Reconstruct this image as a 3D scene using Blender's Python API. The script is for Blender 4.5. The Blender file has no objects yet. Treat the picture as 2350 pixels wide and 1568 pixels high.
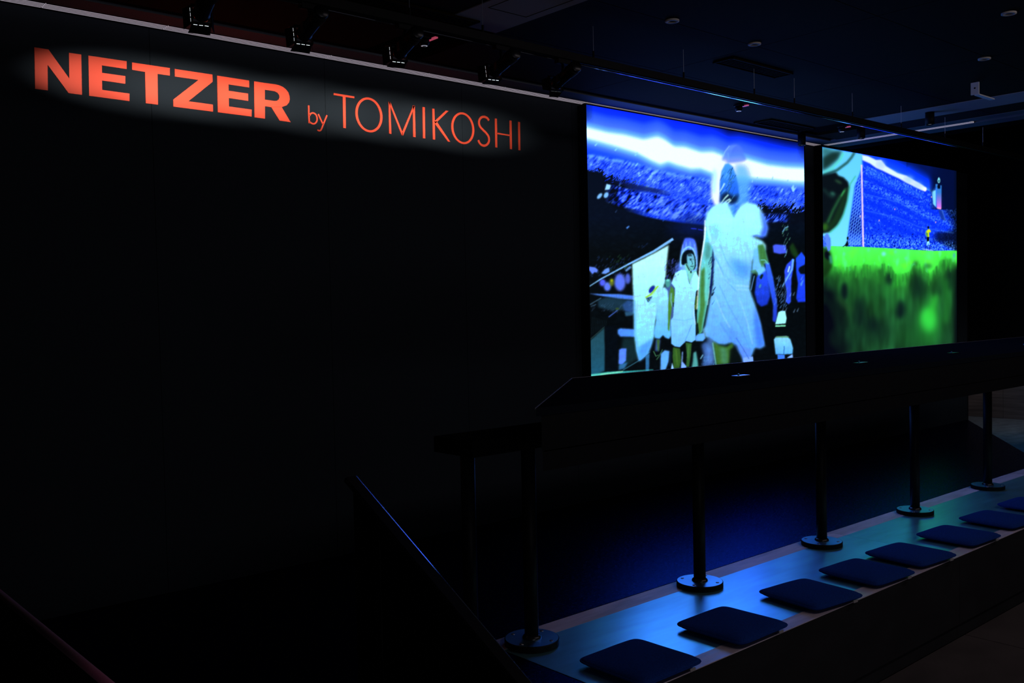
import bpy, bmesh, math
import numpy as np
from mathutils import Vector, Matrix

S = bpy.context.scene
C = S.collection
# ---------------------------------------------------------------- camera (z = 0 is the top of the bench tier)
YAW, PITCH, ROLL, FPX, EYE = math.radians(41.298), math.radians(-2.042), math.radians(-1.2117), 2176.5, 1.5
fw = Vector((math.sin(YAW)*math.cos(PITCH), math.cos(YAW)*math.cos(PITCH), math.sin(PITCH)))
rt0 = Vector((math.cos(YAW), -math.sin(YAW), 0)); up0 = rt0.cross(fw)
rt = rt0*math.cos(ROLL) + up0*math.sin(ROLL); up = up0*math.cos(ROLL) - rt0*math.sin(ROLL)
cd = bpy.data.cameras.new('camera'); cam = bpy.data.objects.new('camera', cd); C.objects.link(cam)
cam.matrix_world = Matrix(((rt.x, up.x, -fw.x, 0), (rt.y, up.y, -fw.y, 0), (rt.z, up.z, -fw.z, EYE), (0, 0, 0, 1)))
cd.sensor_width = 36; cd.lens = FPX/2350*36; cd.clip_start = .02; cd.clip_end = 100
S.camera = cam
S.view_settings.view_transform = 'Standard'; S.view_settings.look = 'None'; S.view_settings.exposure = 0; S.view_settings.gamma = 1
S.view_settings.use_curve_mapping = False
S.cycles.use_denoising = True; S.cycles.max_bounces = 6; S.cycles.sample_clamp_indirect = 4
# faint even stray light of the dark hall
w = bpy.data.worlds.new('world'); S.world = w; w.use_nodes = True
w.node_tree.nodes['Background'].inputs[0].default_value = (.85, .85, 1.15, 1); w.node_tree.nodes['Background'].inputs[1].default_value = 0.036
def light(name, kind, loc, aim, power, col, size=.1, ratio=None, cone=60, blend=.5):
    l = bpy.data.lights.new(name, kind); l.energy = power; l.color = col
    if kind == 'SPOT': l.spot_size = math.radians(cone); l.spot_blend = blend; l.shadow_soft_size = size
    if kind == 'AREA':
        l.size = size
        if ratio: l.shape = 'RECTANGLE'; l.size_y = ratio
    o = bpy.data.objects.new(name, l); C.objects.link(o); o.location = loc
    o.rotation_euler = (Vector(aim) - Vector(loc)).to_track_quat('-Z', 'Y').to_euler()
    if kind == 'SPOT' and ratio: o.scale = (1, ratio, 1)
    return o
# unseen fill spots added far right to light the floor beyond the screen wall
light('far_fill', 'SPOT', (11.4, 2.9, 2.9), (11.6, 4.3, 0), 26, (.62, .78, 1), .08, None, 62, .9)
light('far_fill_warm', 'SPOT', (10.2, 2.4, 2.9), (12.2, 4.4, .3), 20, (1, .86, .78), .08, None, 50, .8)
# long unseen fill added high over the lower floor to light the pale strips
light('bench_fill', 'AREA', (6.2, .4, 2.95), (6.2, 2.8, 0), 22, (1, .86, .93), 6, .3)
# soft unseen fill added behind the camera to grey the ceiling bands
light('ceiling_fill', 'AREA', (1.5, -1.6, .1), (4.0, 3.6, 3.0), 11, (.95, .90, 1), 3, .6)
# unseen red fill added to tint the top edge of the barrier
light('red_fill', 'SPOT', (1.35, 1.35, 2.6), (.53, 1.45, .9), 9, (1, .22, .50), .05, None, 20, 1)

# ---------------------------------------------------------------- helpers
def ray(x, y): return fw + rt*((x-1175)/FPX) - up*((y-784)/FPX)
def onY(x, y, v): d = ray(x, y); return Vector((0, 0, EYE)) + d*(v/d.y)
def onZ(x, y, h): d = ray(x, y); return Vector((0, 0, EYE)) + d*((h-EYE)/d.z)

def mat(name, col, rough=.6, metal=0., spec=.5, noise=None, bump=None, emit=None, sheen=0., coat=0.):
    m = bpy.data.materials.new(name); m.use_nodes = True; nt = m.node_tree; b = nt.nodes['Principled BSDF']; N = nt.nodes.new; L = nt.links.new
    b.inputs['Base Color'].default_value = (*col, 1); b.inputs['Roughness'].default_value = rough; b.inputs['Metallic'].default_value = metal
    b.inputs['Specular IOR Level'].default_value = spec; b.inputs['Sheen Weight'].default_value = sheen; b.inputs['Coat Weight'].default_value = coat
    if emit: b.inputs['Emission Color'].default_value = (*emit[0], 1); b.inputs['Emission Strength'].default_value = emit[1]
    if noise or bump:
        tc = N('ShaderNodeTexCoord'); mp = N('ShaderNodeMapping'); L(tc.outputs['Object'], mp.inputs[0])
    if noise:                       # (scale vector, amount, roughness amount)
        mp.inputs['Scale'].default_value = noise[0]; n = N('ShaderNodeTexNoise'); n.inputs['Scale'].default_value = 1; n.inputs['Detail'].default_value = 6
        L(mp.outputs[0], n.inputs['Vector']); r = N('ShaderNodeMapRange'); r.inputs[1].default_value = .3; r.inputs[2].default_value = .7
        r.inputs[3].default_value = 1-noise[1]; r.inputs[4].default_value = 1+noise[1]; L(n.outputs['Fac'], r.inputs[0])
        v = N('ShaderNodeVectorMath'); v.operation = 'SCALE'; v.inputs[0].default_value = col; L(r.outputs[0], v.inputs['Scale']); L(v.outputs[0], b.inputs['Base Color'])
        if noise[2]:
            q = N('ShaderNodeMapRange'); q.inputs[1].default_value = .3; q.inputs[2].default_value = .7; q.inputs[3].default_value = max(rough-noise[2], .02); q.inputs[4].default_value = rough+noise[2]
            L(n.outputs['Fac'], q.inputs[0]); L(q.outputs[0], b.inputs['Roughness'])
    if bump:                        # (scale, strength)
        n2 = N('ShaderNodeTexNoise'); n2.inputs['Scale'].default_value = bump[0]; n2.inputs['Detail'].default_value = 4; L(tc.outputs['Object'], n2.inputs['Vector'])
        bp = N('ShaderNodeBump'); bp.inputs['Strength'].default_value = bump[1]; bp.inputs['Distance'].default_value = .002; L(n2.outputs['Fac'], bp.inputs['Height']); L(bp.outputs[0], b.inputs['Normal'])
    return m
M = dict(
    wall=mat('black_wall_cloth', (.0155, .0205, .0255), .92, spec=.1, bump=(500, .3)),
    void=mat('black_paint', (.004, .0045, .005), .95, spec=.0),
    ceil=mat('dark_ceiling', (.010, .0065, .0017), .95, spec=.05, noise=((.8, .8, .8), .15, 0)),
    band=mat('grey_ceiling_band', (.11, .12, .14), .9, spec=.0),
    band2=mat('grey_cross_band', (.26, .24, .25), .9, spec=.0),
    slot=mat('glow_slot', (.5, .5, .5), .6, emit=((.80, .70, .84), .36)),  # emission stands in for light falling on the pale slot louvres
    fin=mat('slot_fin', (.05, .05, .055), .5),
    black=mat('black_powder_coat', (.004, .0045, .005), .5, spec=.10),
    gloss=mat('black_gloss_metal', (.03, .03, .032), .22, metal=.6, spec=.6),
    satin=mat('black_satin_enamel', (.004, .0045, .005), .3, spec=.4),
    lip=mat('polished_track_lip', (.85, .85, .88), .10, metal=1.),
    flange=mat('blue_lit_flange', (.34, .74, 1.), .31, metal=1., noise=((6, 6, 6), .1, .02)),  # screens' blue reflection put into the colour of the plate top
    screw=mat('steel_screw', (.3, .3, .32), .3, metal=1.),
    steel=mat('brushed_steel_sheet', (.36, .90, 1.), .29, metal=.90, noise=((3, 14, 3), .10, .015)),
    strip=mat('worn_plywood_strip', (.56, .48, .55), .34, spec=.6, noise=((5, 30, 5), .22, .06), bump=(90, .15)),
    side=mat('bench_front_board', (.012, .012, .013), .7, spec=.2, noise=((3, 3, 6), .2, 0)),
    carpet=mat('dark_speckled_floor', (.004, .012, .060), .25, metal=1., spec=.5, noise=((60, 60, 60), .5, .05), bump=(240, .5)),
    grey=mat('grey_concrete_floor', (.22, .23, .25), .6, spec=.4, noise=((10, 10, 10), .3, .1), bump=(80, .3)),
    lower=mat('brown_stone_floor', (.055, .045, .043), .75, spec=.2, noise=((2, 3, 2), .25, .1)),
    wood=mat('brown_wood_panel', (.20, .16, .15), .6, spec=.3, noise=((1, 2, 40), .3, .1)),
    felt=mat('navy_felt', (.007, .036, .20), .95, spec=.05, sheen=.0, noise=((160, 160, 160), .25, 0), bump=(900, .5)),
    tag=mat('grey_woven_label', (.28, .26, .26), .8),
    red=mat('red_letter_vinyl', (.95, .085, .035), .55, spec=.3),
    white=mat('white_paint', (.55, .56, .6), .6),
    ring=mat('pale_metal_ring', (.40, .38, .36), .7, spec=.1),
    lamp=mat('lens_and_leak_glow', (.8, .8, .8), .4, emit=((.86, .95, 1), 1.4)),
    dim=mat('small_lamp_lens', (.8, .8, .8), .4, emit=((.75, .8, 1), .35)),
    redlamp=mat('red_indicator', (.3, .05, .08), .4, emit=((1, .13, .25), .30)),
    fabric=mat('dark_plum_velvet', (.20, .09, .13), .85, spec=.05, sheen=.1, bump=(700, .4)),
    pleat=mat('charcoal_pleated_fabric', (.012, .018, .024), .8, spec=.15),
    wire=mat('steel_wire', (.45, .5, .6), .35, metal=.8),
)
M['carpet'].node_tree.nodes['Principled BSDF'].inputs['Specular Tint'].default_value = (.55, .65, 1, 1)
class B:
    """collects shapes in one bmesh, then links them as ONE mesh object"""
    def __init__(s): s.b = bmesh.new()
    def box(s, a, b, bev=0.):
        r = bmesh.ops.create_cube(s.b, size=1, matrix=Matrix.Translation([(p+q)/2 for p, q in zip(a, b)]) @ Matrix.Diagonal([abs(q-p) for p, q in zip(a, b)] + [1]))
        if bev: bmesh.ops.bevel(s.b, geom=list({e for v in r['verts'] for e in v.link_edges}), offset=bev, segments=2, affect='EDGES', profile=.5)
        return s
    def cyl(s, p, q, r, r2=None, n=20, caps=True):
        p, q = Vector(p), Vector(q); d = q-p
        m = Matrix.Translation((p+q)/2) @ d.to_track_quat('Z', 'Y').to_matrix().to_4x4()
        bmesh.ops.create_cone(s.b, cap_ends=caps, segments=n, radius1=r, radius2=r if r2 is None else r2, depth=d.length, matrix=m); return s
    def lathe(s, prof, ctr=(0, 0, 0), n=32):
        c = Vector(ctr); rings = []
        for r, z in prof: rings.append([s.b.verts.new(c + Vector((r*math.cos(2*math.pi*i/n), r*math.sin(2*math.pi*i/n), z))) for i in range(n)])
        for u, v in zip(rings, rings[1:]):
            for i in range(n): s.b.faces.new((u[i], u[(i+1) % n], v[(i+1) % n], v[i]))
        return s
    def prism(s, P, d):             # P: 3-D outline, d: extrusion vector
        vs = [s.b.verts.new(p) for p in P]; ws = [s.b.verts.new(Vector(p)+Vector(d)) for p in P]; n = len(P)
        s.b.faces.new(vs); s.b.faces.new(ws[::-1])
        for i in range(n): s.b.faces.new((vs[i], ws[i], ws[(i+1) % n], vs[(i+1) % n]))
        return s
    def xf(s, m): bmesh.ops.transform(s.b, matrix=m, verts=s.b.verts); return s
    def out(s, name, m, parent=None, smooth=False, loc=None):
        bmesh.ops.recalc_face_normals(s.b, faces=s.b.faces); me = bpy.data.meshes.new(name)
        if loc is not None: bmesh.ops.translate(s.b, vec=-Vector(loc), verts=s.b.verts)
        s.b.to_mesh(me); s.b.free(); me.materials.append(m)
        if smooth: me.shade_smooth()
        o = bpy.data.objects.new(name, me); C.objects.link(o); o.parent = parent
        if loc is not None: o.location = loc
        return o
def tag(o, label, cat, group=None):
    o['label'] = label; o['category'] = cat
    if group: o['group'] = group
    return o
def thing(name, loc, label, cat, group=None, rz=0.):
    o = bpy.data.objects.new(name, None); C.objects.link(o); o.location = loc; o.rotation_euler.z = rz; o.empty_display_size = .1
    return tag(o, label, cat, group)
def struct(o, label=None):
    o['kind'] = 'structure'
    if label: o['label'] = label
    return o
def copy_tree(o, parent=None):
    c = o.copy(); C.objects.link(c)
    if parent: c.parent = parent
    for ch in list(o.children): copy_tree(ch, c)
    return c
def sep(o, ang=35):
    o.data.set_sharp_from_angle(angle=math.radians(ang)) if hasattr(o.data, 'set_sharp_from_angle') else None
    return o
# ---------------------------------------------------------------- pictures shown on the two flat screens
# A small numpy painter: every picture is traced with soft shapes into a canvas; the canvas colours are stored as
# a colour attribute on the flat screen face.
def g1(a, s, ax):
    if s < 0.25: return a
    n = int(3*s + 1); k = np.exp(-0.5*(np.arange(-n, n+1)/s)**2); k /= k.sum()
    p = [(0, 0)]*a.ndim; p[ax] = (n, n); b = np.pad(a, p, mode='edge'); o = np.zeros_like(a)
    for i, w in enumerate(k):
        sl = [slice(None)]*a.ndim; sl[ax] = slice(i, i + a.shape[ax]); o += w*b[tuple(sl)]
    return o
def gb(a, s, sy=None): return g1(g1(a, s, 1), s if sy is None else sy, 0)
def rounded(P, n=6):
    P = np.array(P, float); out = []; m = len(P)
    for i in range(m):
        a, b, c, d = P[i-1], P[i], P[(i+1) % m], P[(i+2) % m]
        for t in np.arange(n)/n:
            out.append(0.5*((2*b) + (c-a)*t + (2*a-5*b+4*c-d)*t*t + (-a+3*b-3*c+d)*t**3))
    return np.array(out)
class Canvas:
    def __init__(s, x0, y0, x1, y1, seed):
        s.x0, s.y0, s.w, s.h = x0, y0, x1-x0, y1-y0
        s.a = np.zeros((s.h, s.w, 3)); s.rng = np.random.default_rng(seed)
        s.X, s.Y = np.meshgrid(np.arange(s.w) + x0 + .5, np.arange(s.h) + y0 + .5)
    def mask(s, P, blur):
        P = np.array(P, float); pad = int(3*max(np.atleast_1d(blur).max(), .3) + 3)
        ax, ay = np.floor(P.min(0)).astype(int) - pad; bx, by = np.ceil(P.max(0)).astype(int) + pad
        ax = max(ax, s.x0); ay = max(ay, s.y0); bx = min(bx, s.x0+s.w); by = min(by, s.y0+s.h)
        if bx <= ax or by <= ay: return None, None
        X, Y = np.meshgrid(np.arange((bx-ax)*2)/2 + ax + .25, np.arange((by-ay)*2)/2 + ay + .25)
        m = np.zeros(X.shape, bool); n = len(P)
        for i in range(n):
            xa, ya = P[i-1]; xb, yb = P[i]
            if ya == yb: continue
            m ^= ((ya > Y) != (yb > Y)) & (X < (xb-xa)*(Y-ya)/(yb-ya) + xa)
        m = m.astype(float).reshape(by-ay, 2, bx-ax, 2).mean((1, 3))
        b = np.atleast_1d(blur); m = gb(m, float(b[0]), float(b[-1]))
        return m, (slice(ay-s.y0, by-s.y0), slice(ax-s.x0, bx-s.x0))
    def put(s, m, sl, col, al=1.):
        if m is None: return
        if len(col) == 4:                                    # (colour a, colour b, ya, yb): top to bottom
            ca, cb, ya, yb = col; t = np.clip((s.Y[sl]-ya)/(yb-ya), 0, 1)[..., None]
            c = np.array(ca)*(1-t) + np.array(cb)*t
        else: c = np.array(col, float)
        m = (m*al)[..., None]; s.a[sl] = s.a[sl]*(1-m) + c*m
    def poly(s, P, col, blur=.8, al=1., rnd=False):
        if rnd: P = rounded(P)
        s.put(*s.mask(P, blur), col, al)
    def oval(s, cx, cy, rx, ry, col, blur=1., al=1., rot=0.):
        t = np.linspace(0, 2*np.pi, 40, endpoint=False); c, k = np.cos(rot), np.sin(rot)
        x, y = rx*np.cos(t), ry*np.sin(t); s.poly(np.c_[cx+x*c-y*k, cy+x*k+y*c], col, blur, al)
    def line(s, P, w, col, blur=.6, al=1.):
        P = np.array(P, float); w = np.linspace(w[0], w[1], len(P)) if np.ndim(w) else np.full(len(P), float(w))
        d = np.gradient(P, axis=0); d /= np.hypot(d[:, 0], d[:, 1])[:, None] + 1e-9; n = np.c_[-d[:, 1], d[:, 0]]*w[:, None]/2
        s.poly(np.vstack([P+n, (P-n)[::-1]]), col, blur, al)
    def noise(s, sx, sy, slant=0.):
        n = s.rng.standard_normal((s.h, s.w*2)); n = gb(n, sx, sy)
        if slant:
            idx = (np.arange(s.w)[None, :] + (np.arange(s.h)[:, None]*slant).astype(int)) % (s.w*2)
            n = np.take_along_axis(n, idx, 1)
        else: n = n[:, :s.w]
        return (n - n.mean())/n.std()
    def specks(s, n, box, size, col, slant=0., blur=.5, al=.8, f=None):
        for _ in range(n):
            x = s.rng.uniform(box[0], box[2]); y = s.rng.uniform(box[1], box[3])
            if f is not None and not f(x, y): continue
            L = size*s.rng.uniform(.5, 1.3)
            s.line([(x, y), (x + L*slant, y - L)], (1.6, .8), col, blur, al*s.rng.uniform(.4, 1))
def mix(a, b, t): return a*(1-t[..., None]) + np.array(b, float)*t[..., None]
def ramp(t, stops):
    o = np.zeros(t.shape + (3,)); xs = [q[0] for q in stops]
    for k in range(3): o[..., k] = np.interp(t, xs, [q[1][k] for q in stops])
    return o

def picture_left():
    c = Canvas(1338, 232, 1858, 878, 5); X, Y = c.X, c.Y; I = np.interp
    up = I(X, [1346,1394,1432,1477,1495,1509,1525,1547,1572,1590,1608,1636,1650,1671,1699,1720,1762,1804,1845], [297,309,314,325,321,318,325,341,342,348,354,353,358,367,365,371,383,388,390])
    lo = I(X, [1346,1381,1419,1464,1496,1515,1534,1553,1585,1608,1636,1670,1699,1734,1776,1818,1845], [313,322,333,347,364,372,366,373,382,381,392,400,399,403,406,411,412])
    up = g1(up, 4, 1); lo = g1(lo, 3, 1)
    du, dl = up - Y, Y - lo
    W = (248,250,248)
    sky = ramp(du, [(0,W),(4,(190,240,255)),(10,(105,185,255)),(20,(70,120,255)),(36,(42,92,255)),(48,(8,50,254)),(66,(3,34,240)),(82,(2,18,170)),(125,(2,14,120))])
    k = np.clip((X-1560)/200, 0, 1); sky = mix(sky, (2,8,40), np.clip(np.clip((X-1600)/70, 0, 1)*(du-I(X, [1600,1700,1760,1845], [56,50,54,44]))/22, 0, .97))
    sky = mix(sky, (2,10,60), np.clip((X-1828)/22, 0, 1)*np.clip((du-18)/36, 0, 1)*.8)
    sky = mix(sky, (3,30,120), np.clip((1364-X)/18, 0, 1)*np.clip((du-12)/20, 0, 1)*.55)
    st = ramp(dl, [(0,W),(4,(190,240,255)),(10,(110,190,255)),(18,(70,125,255)),(28,(30,85,252)),(42,(10,62,250)),(60,(48,100,255)),(90,(25,75,255)),(200,(10,50,250))])
    a = np.where((du > 0)[..., None], sky, np.where((dl > 0)[..., None], st, np.array(W, float)))
    # stands: rows of blurred spectators under the floodlights
    yA = I(X, [1346,1370,1430,1480,1530,1600,1650,1720,1780,1845], [352,356,367,378,393,404,414,420,425,432])
    fine = c.noise(.9, 1.6, .8); mid = c.noise(2.2, 3.6, .8); big = c.noise(9, 5)
    below = np.clip((Y-yA)/6, 0, 1)
    crowd = np.clip(.56 + .12*fine + .11*mid + .06*big, 0, 1)
    cc = ramp(crowd, [(0,(4,24,150)),(.35,(18,60,245)),(.6,(55,100,255)),(.85,(95,150,255)),(1,(150,220,255))])
    cc = mix(cc, (5,45,255), np.clip((Y-yA-35)/30, 0, 1)*.55*(big > -.3))
    a = a*(1-below[..., None]*.85) + cc*below[..., None]*.85
    seam = np.exp(-((Y-yA-5)/5)**2)*.85*np.clip(.7+.4*mid, 0, 1); a = mix(a, (105,175,255), np.clip(seam, 0, 1)*(X < 1640))
    c.a = a
    # ragged dark lower left of the upper tier, dark parapet band and the second tier
    B = I(X, [1346,1362,1400,1430,1460,1500,1560,1620], [388,396,404,412,420,428,440,452])
    dark = (np.clip((Y - B + 6*fine)/4, 0, 1)*np.clip((1490-X)/60, 0, 1))
    c.a = mix(c.a, (3,10,22), dark)
    band = np.exp(-((Y-B-9)/6.)**4)*np.clip((1545-X)/40, 0, 1)*.75; c.a = mix(c.a, (12,26,90), np.clip(band, 0, 1)*np.clip((X-1385)/60, 0, 1))
    t2 = I(X, [1346,1380,1420,1480,1560,1620], [450,446,440,448,462,474]); t3 = I(X, [1346,1385,1420,1470,1510,1550,1620], [457,466,476,487,498,506,513])
    m = np.clip((Y-B-16)/5, 0, 1)*np.clip((t3-Y)/6, 0, 1)*np.clip((X-1384)/40, 0, 1)
    q = np.clip(.36 + .3*np.clip((X-1400)/120, 0, 1) + (.30-.14*np.clip((X-1420)/100, 0, 1))*c.noise(1.6, 2.6, .8) + .12*c.noise(3, 5, .8), 0, 1)
    c.a = c.a*(1-m[..., None]) + ramp(q, [(0,(2,8,30)),(.3,(5,30,160)),(.6,(30,70,250)),(1,(110,160,255))])*m[..., None]
    c.line([(1440,462),(1500,470),(1560,480),(1618,486)], 1.6, (70,120,255), .8, .7)
    rt = I(X, [1620,1700,1745,1790,1845], [520,500,466,470,474])
    q = np.clip((Y - rt + 8*fine)/5, 0, 1)*(X > 1690); c.a = mix(c.a, (4,10,24), q)
    m = np.clip((Y-487)/6, 0, 1)*np.clip((512-Y)/6, 0, 1)*np.clip((X-1745)/10, 0, 1)*np.clip((1815-X)/14, 0, 1)
    c.a = c.a*(1-m[..., None]) + ramp(np.clip(.4+.3*c.noise(.8, 2.6, .8), 0, 1), [(0,(2,8,30)),(.5,(15,45,190)),(1,(80,130,255))])*m[..., None]
    # everything under the stands is dark
    under = I(X, [1338,1384,1410,1450,1480,1520,1560,1618,1640,1720,1745,1858], [392,458,474,485,494,502,508,514,520,520,512,512])
    base = ramp(np.clip((Y-500)/80, 0, 1), [(0,(3,12,30)),(1,(2,7,11))])
    m = np.clip((Y-under)/5, 0, 1); m = np.where(X < 1384, np.clip((Y-392-4*fine)/4, 0, 1), m); c.a = c.a*(1-m[..., None]) + base*m[..., None]
    m = np.exp(-((Y-522)/24.)**2)*np.clip((X-1520)/60, 0, 1)*(X < 1640)*.7; c.a = mix(c.a, (6,24,84), m)
    c.line([(1586,524),(1599,525)], 2, (35,50,240), .8); c.line([(1602,526),(1613,528)], 1.6, (35,50,240), .8)
    # bright glints and flags in the stands
    for x, y in ((1367,334),(1413,345),(1459,356),(1460,380)): c.line([(x+4,y-6),(x-2,y+1)], (2, 3.4), (140,225,255), .8)
    for x, y, l in ((1737,410,5),(1772,413,9),(1807,418,7),(1842,422,6),(1726,418,7)): c.line([(x+2,y-l),(x,y)], (1.5, 3), (140,215,255), .8, .9)
    c.poly([(1392,422),(1402,425),(1399,435),(1388,436)], (165,235,255), 1); c.oval(1376,450,4,8,(130,200,255),1.2,1,.7); c.oval(1391,448,5,7,(130,200,255),1.2,1,.5)
    c.poly([(1816,430),(1822,422),(1823,432),(1829,427),(1822,440),(1819,439)], (150,225,255), .9)
    c.specks(46, (1400,425,1610,490), 7, (100,160,255), .7, .8, .8)
    c.specks(36, (1762,440,1848,480), 9, (90,140,255), .7, .7, .7)
    c.line([(1438,524),(1444,519)], (4, 2.4), (80,150,255), .9); c.line([(1521,508),(1526,500)], 2, (30,90,220), .8, .8)
    # rows of people in the dark, left
    c.specks(60, (1352,592,1450,640), 6, (50,100,190), .8, .8, .6); c.specks(26, (1395,590,1440,625), 6, (50,120,70), .8, .8, .6)
    c.specks(30, (1460,560,1500,592), 5, (40,90,190), .8, .8, .5, lambda x, y: y < 612 - (x-1388)*.40 - 8)
    c.poly([(1352,612),(1366,614),(1373,620),(1370,626),(1364,625),(1360,630),(1352,620)], (100,140,255), 1.2)
    c.poly([(1380,628),(1388,618),(1398,614),(1399,624),(1390,629)], (110,165,255), 1.2)
    c.oval(1383,649,7,8,(85,100,255),2); c.oval(1394,658,8,10,(95,130,255),2); c.oval(1423,648,13,20,(95,125,255),2.4,.95); c.oval(1441,640,6,12,(85,110,245),2,.9)
    c.oval(1404,648,5,9,(130,150,40),2.2,.8); c.oval(1404,644,2.5,3,(190,210,20),1.2,.8); c.line([(1436,622),(1448,612)], 5, (110,165,240), 1.2, .9)
    c.poly([(1352,674),(1380,675),(1420,675),(1458,679),(1458,689),(1420,686),(1366,677)], (75,130,235), 1.2)
    c.poly([(1372,690),(1392,682),(1456,690),(1456,718),(1440,716),(1432,712),(1404,713),(1374,706)], (28,62,84), 2.2, .8)
    c.poly([(1428,700),(1440,690),(1457,692),(1457,720),(1434,714)], (45,90,170), 1.8, .7); c.poly([(1434,716),(1456,716),(1452,724),(1436,726)], (50,105,150), 1.5, .8)
    c.line([(1353,700),(1380,684)], 2.4, (60,95,120), .8, .9); c.line([(1356,704),(1368,699)], 2, (60,95,120), .8, .8); c.line([(1397,728),(1418,712)], 2, (70,110,220), .8)
    c.oval(1417,709,4,2.5,(70,100,30),1,.7)
    for i in range(9): c.line([(1360+4*i,728+i),(1358+4*i,768-2*i)], 1, (18,38,44), .6, .7)
    c.poly([(1355,782),(1388,752),(1388,780),(1389,800),(1388,852),(1356,864)], ((32,75,90),(28,88,118),760,860), 1.4)
    c.line([(1355,779),(1388,750)], 1.4, (50,85,80), .6, .8)
    c.poly([(1388,748),(1416,748),(1418,772),(1416,856),(1390,852)], (2,8,16), 1.6)
    c.poly([(1418,757),(1424,754),(1458,756),(1458,774),(1424,773),(1418,766)], (78,150,255), 1.6)
    c.poly([(1430,775),(1462,776),(1466,822),(1444,838),(1420,846)], (16,42,48), 3, .9); c.poly([(1421,803),(1427,800),(1438,800),(1437,828),(1428,838),(1420,836)], (88,140,255), 1.4)
    c.poly([(1421,838),(1434,834),(1441,832),(1434,846),(1420,850)], (50,120,180), 1.6, .9)
    c.line([(1430,850),(1470,826),(1492,808)], 1.6, (60,130,160), .7, .9); c.poly([(1482,818),(1491,812),(1490,853),(1482,855)], (42,104,160), 1)
    c.line([(1355,864),(1395,857),(1440,854),(1500,849)], (8, 1.5), ((60,190,190),(110,240,220),855,866), 1); c.line([(1378,860),(1430,853)], 2, (150,255,200), .9)
    # flag on its pole
    c.poly([(1451,606),(1480,592),(1510,576),(1535,562),(1531,600),(1527,648),(1516,690),(1504,740),(1502,772),(1494,796),(1487,812),(1474,824),(1467,829),(1461,806),(1456,772),(1455,700),(1452,650)],
           ((190,255,252),(125,225,255),600,790), 1.8)
    c.poly([(1462,800),(1474,792),(1500,776),(1488,812),(1474,825),(1467,830)], (75,155,255), 3, .85); c.line([(1456,690),(1458,760),(1464,806)], 5, (100,190,255), 2, .6)
    c.line([(1352,658),(1380,640),(1451,602),(1500,577),(1545,548)], (2, 6), (130,200,255), .8); c.line([(1451,604),(1500,579),(1540,556)], 1.3, (110,190,225), .6, .6)
    # round blurred crest on the flag
    c.oval(1493,671,10,19,(150,250,170),1.6,.75,.5); c.oval(1492,672,8,16,(180,250,250),1.4,.9,.5); c.oval(1496,664,5,10,(20,40,170),1.1,1,.65)
    c.line([(1482,683),(1494,676),(1504,664),(1511,656)], 3, (150,230,40), .9); c.poly([(1483,684),(1498,680),(1494,690),(1487,694)], (25,60,130), 1)
    c.line([(1486,686),(1490,692)], 1, (120,220,120), .4); c.line([(1491,684),(1493,690)], 1, (120,220,120), .4); c.line([(1492,706),(1502,702),(1506,694)], 2, (120,240,170), 1, .7)
    # second small figure behind the flag
    c.poly([(1524,680),(1530,648),(1541,640),(1549,660),(1549,700),(1545,752),(1538,772),(1530,700)], (90,130,240), 2.4, .7)
    c.poly([(1512,664),(1526,658),(1533,668),(1536,700),(1539,752),(1541,770),(1536,778),(1527,775),(1522,769),(1514,778),(1503,776),(1501,764),(1506,735),(1507,700),(1502,694),(1488,700),(1494,686)], ((160,240,255),(95,190,255),660,775), 1.4, 1, False)
    c.oval(1533,648,6,12,(70,160,155),1.4); c.oval(1532,639,5.5,4,(3,12,20),1); c.oval(1533,643,4,3,(110,220,215),.9); c.line([(1526,652),(1524,660)], 3, (20,70,70), 1, .7)
    c.poly([(1540,656),(1547,664),(1550,690),(1543,700),(1538,740),(1536,762),(1533,756),(1534,700),(1536,676)], (72,135,50), 1.1)
    c.line([(1541,672),(1540,690),(1544,704)], 3, (120,190,240), 1.1, .8); c.line([(1546,694),(1545,704)], 2.5, (5,25,20), .8)
    c.poly([(1506,778),(1516,780),(1512,806),(1504,806)], (60,100,170), 2, .9); c.poly([(1508,780),(1514,780),(1513,806),(1510,806)], (60,105,50), 1.1)
    c.line([(1500,806),(1506,818),(1512,815)], 1.4, (90,170,110), .7); c.line([(1507,826),(1513,818),(1521,802)], 1.8, (60,120,80), .8)
    c.poly([(1517,812),(1526,804),(1537,806),(1535,830),(1528,849),(1516,850)], (98,180,255), 1.4); c.line([(1540,808),(1538,840)], 3, (18,50,80), 1.6, .8)
    # middle figure with fan-like knitted hat
    c.poly([(1560,600),(1563,575),(1569,553),(1574,546),(1590,547),(1597,556),(1601,580),(1601,612),(1598,626),(1590,628),(1566,622),(1560,618)], ((70,105,250),(120,190,255),548,600), 1.5, 1, True)
    for i, x in enumerate((1567,1571,1575,1579,1584,1589,1594)): c.line([(x, 552+abs(x-1581)*.6),(x-(1581-x)*.15, 574+abs(x-1581)*.9)], 1.1, (55,85,225) if i % 2 else (150,200,255), .6, .8)
    c.poly([(1548,628),(1552,606),(1562,600),(1566,622),(1560,634)], (90,130,255), 3, .8)
    c.line([(1563,612),(1564,590),(1570,572),(1580,566),(1590,570),(1596,590),(1598,614)], 3.4, (150,240,255), 1.1)
    c.poly([(1564,604),(1566,585),(1574,575),(1582,573),(1590,575),(1595,588),(1597,606),(1594,618),(1584,618),(1576,608),(1568,608)], (2,14,24), 1.1, 1, True)
    c.poly([(1571,606),(1577,604),(1586,620),(1586,626),(1590,622),(1598,620),(1600,628),(1590,652),(1583,650),(1576,630)], (125,225,215), 1.2)
    c.poly([(1577,586),(1584,581),(1592,586),(1595,600),(1594,612),(1590,620),(1584,616),(1578,606)], ((110,190,230),(110,215,215),585,620), 1, 1, True)
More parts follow.
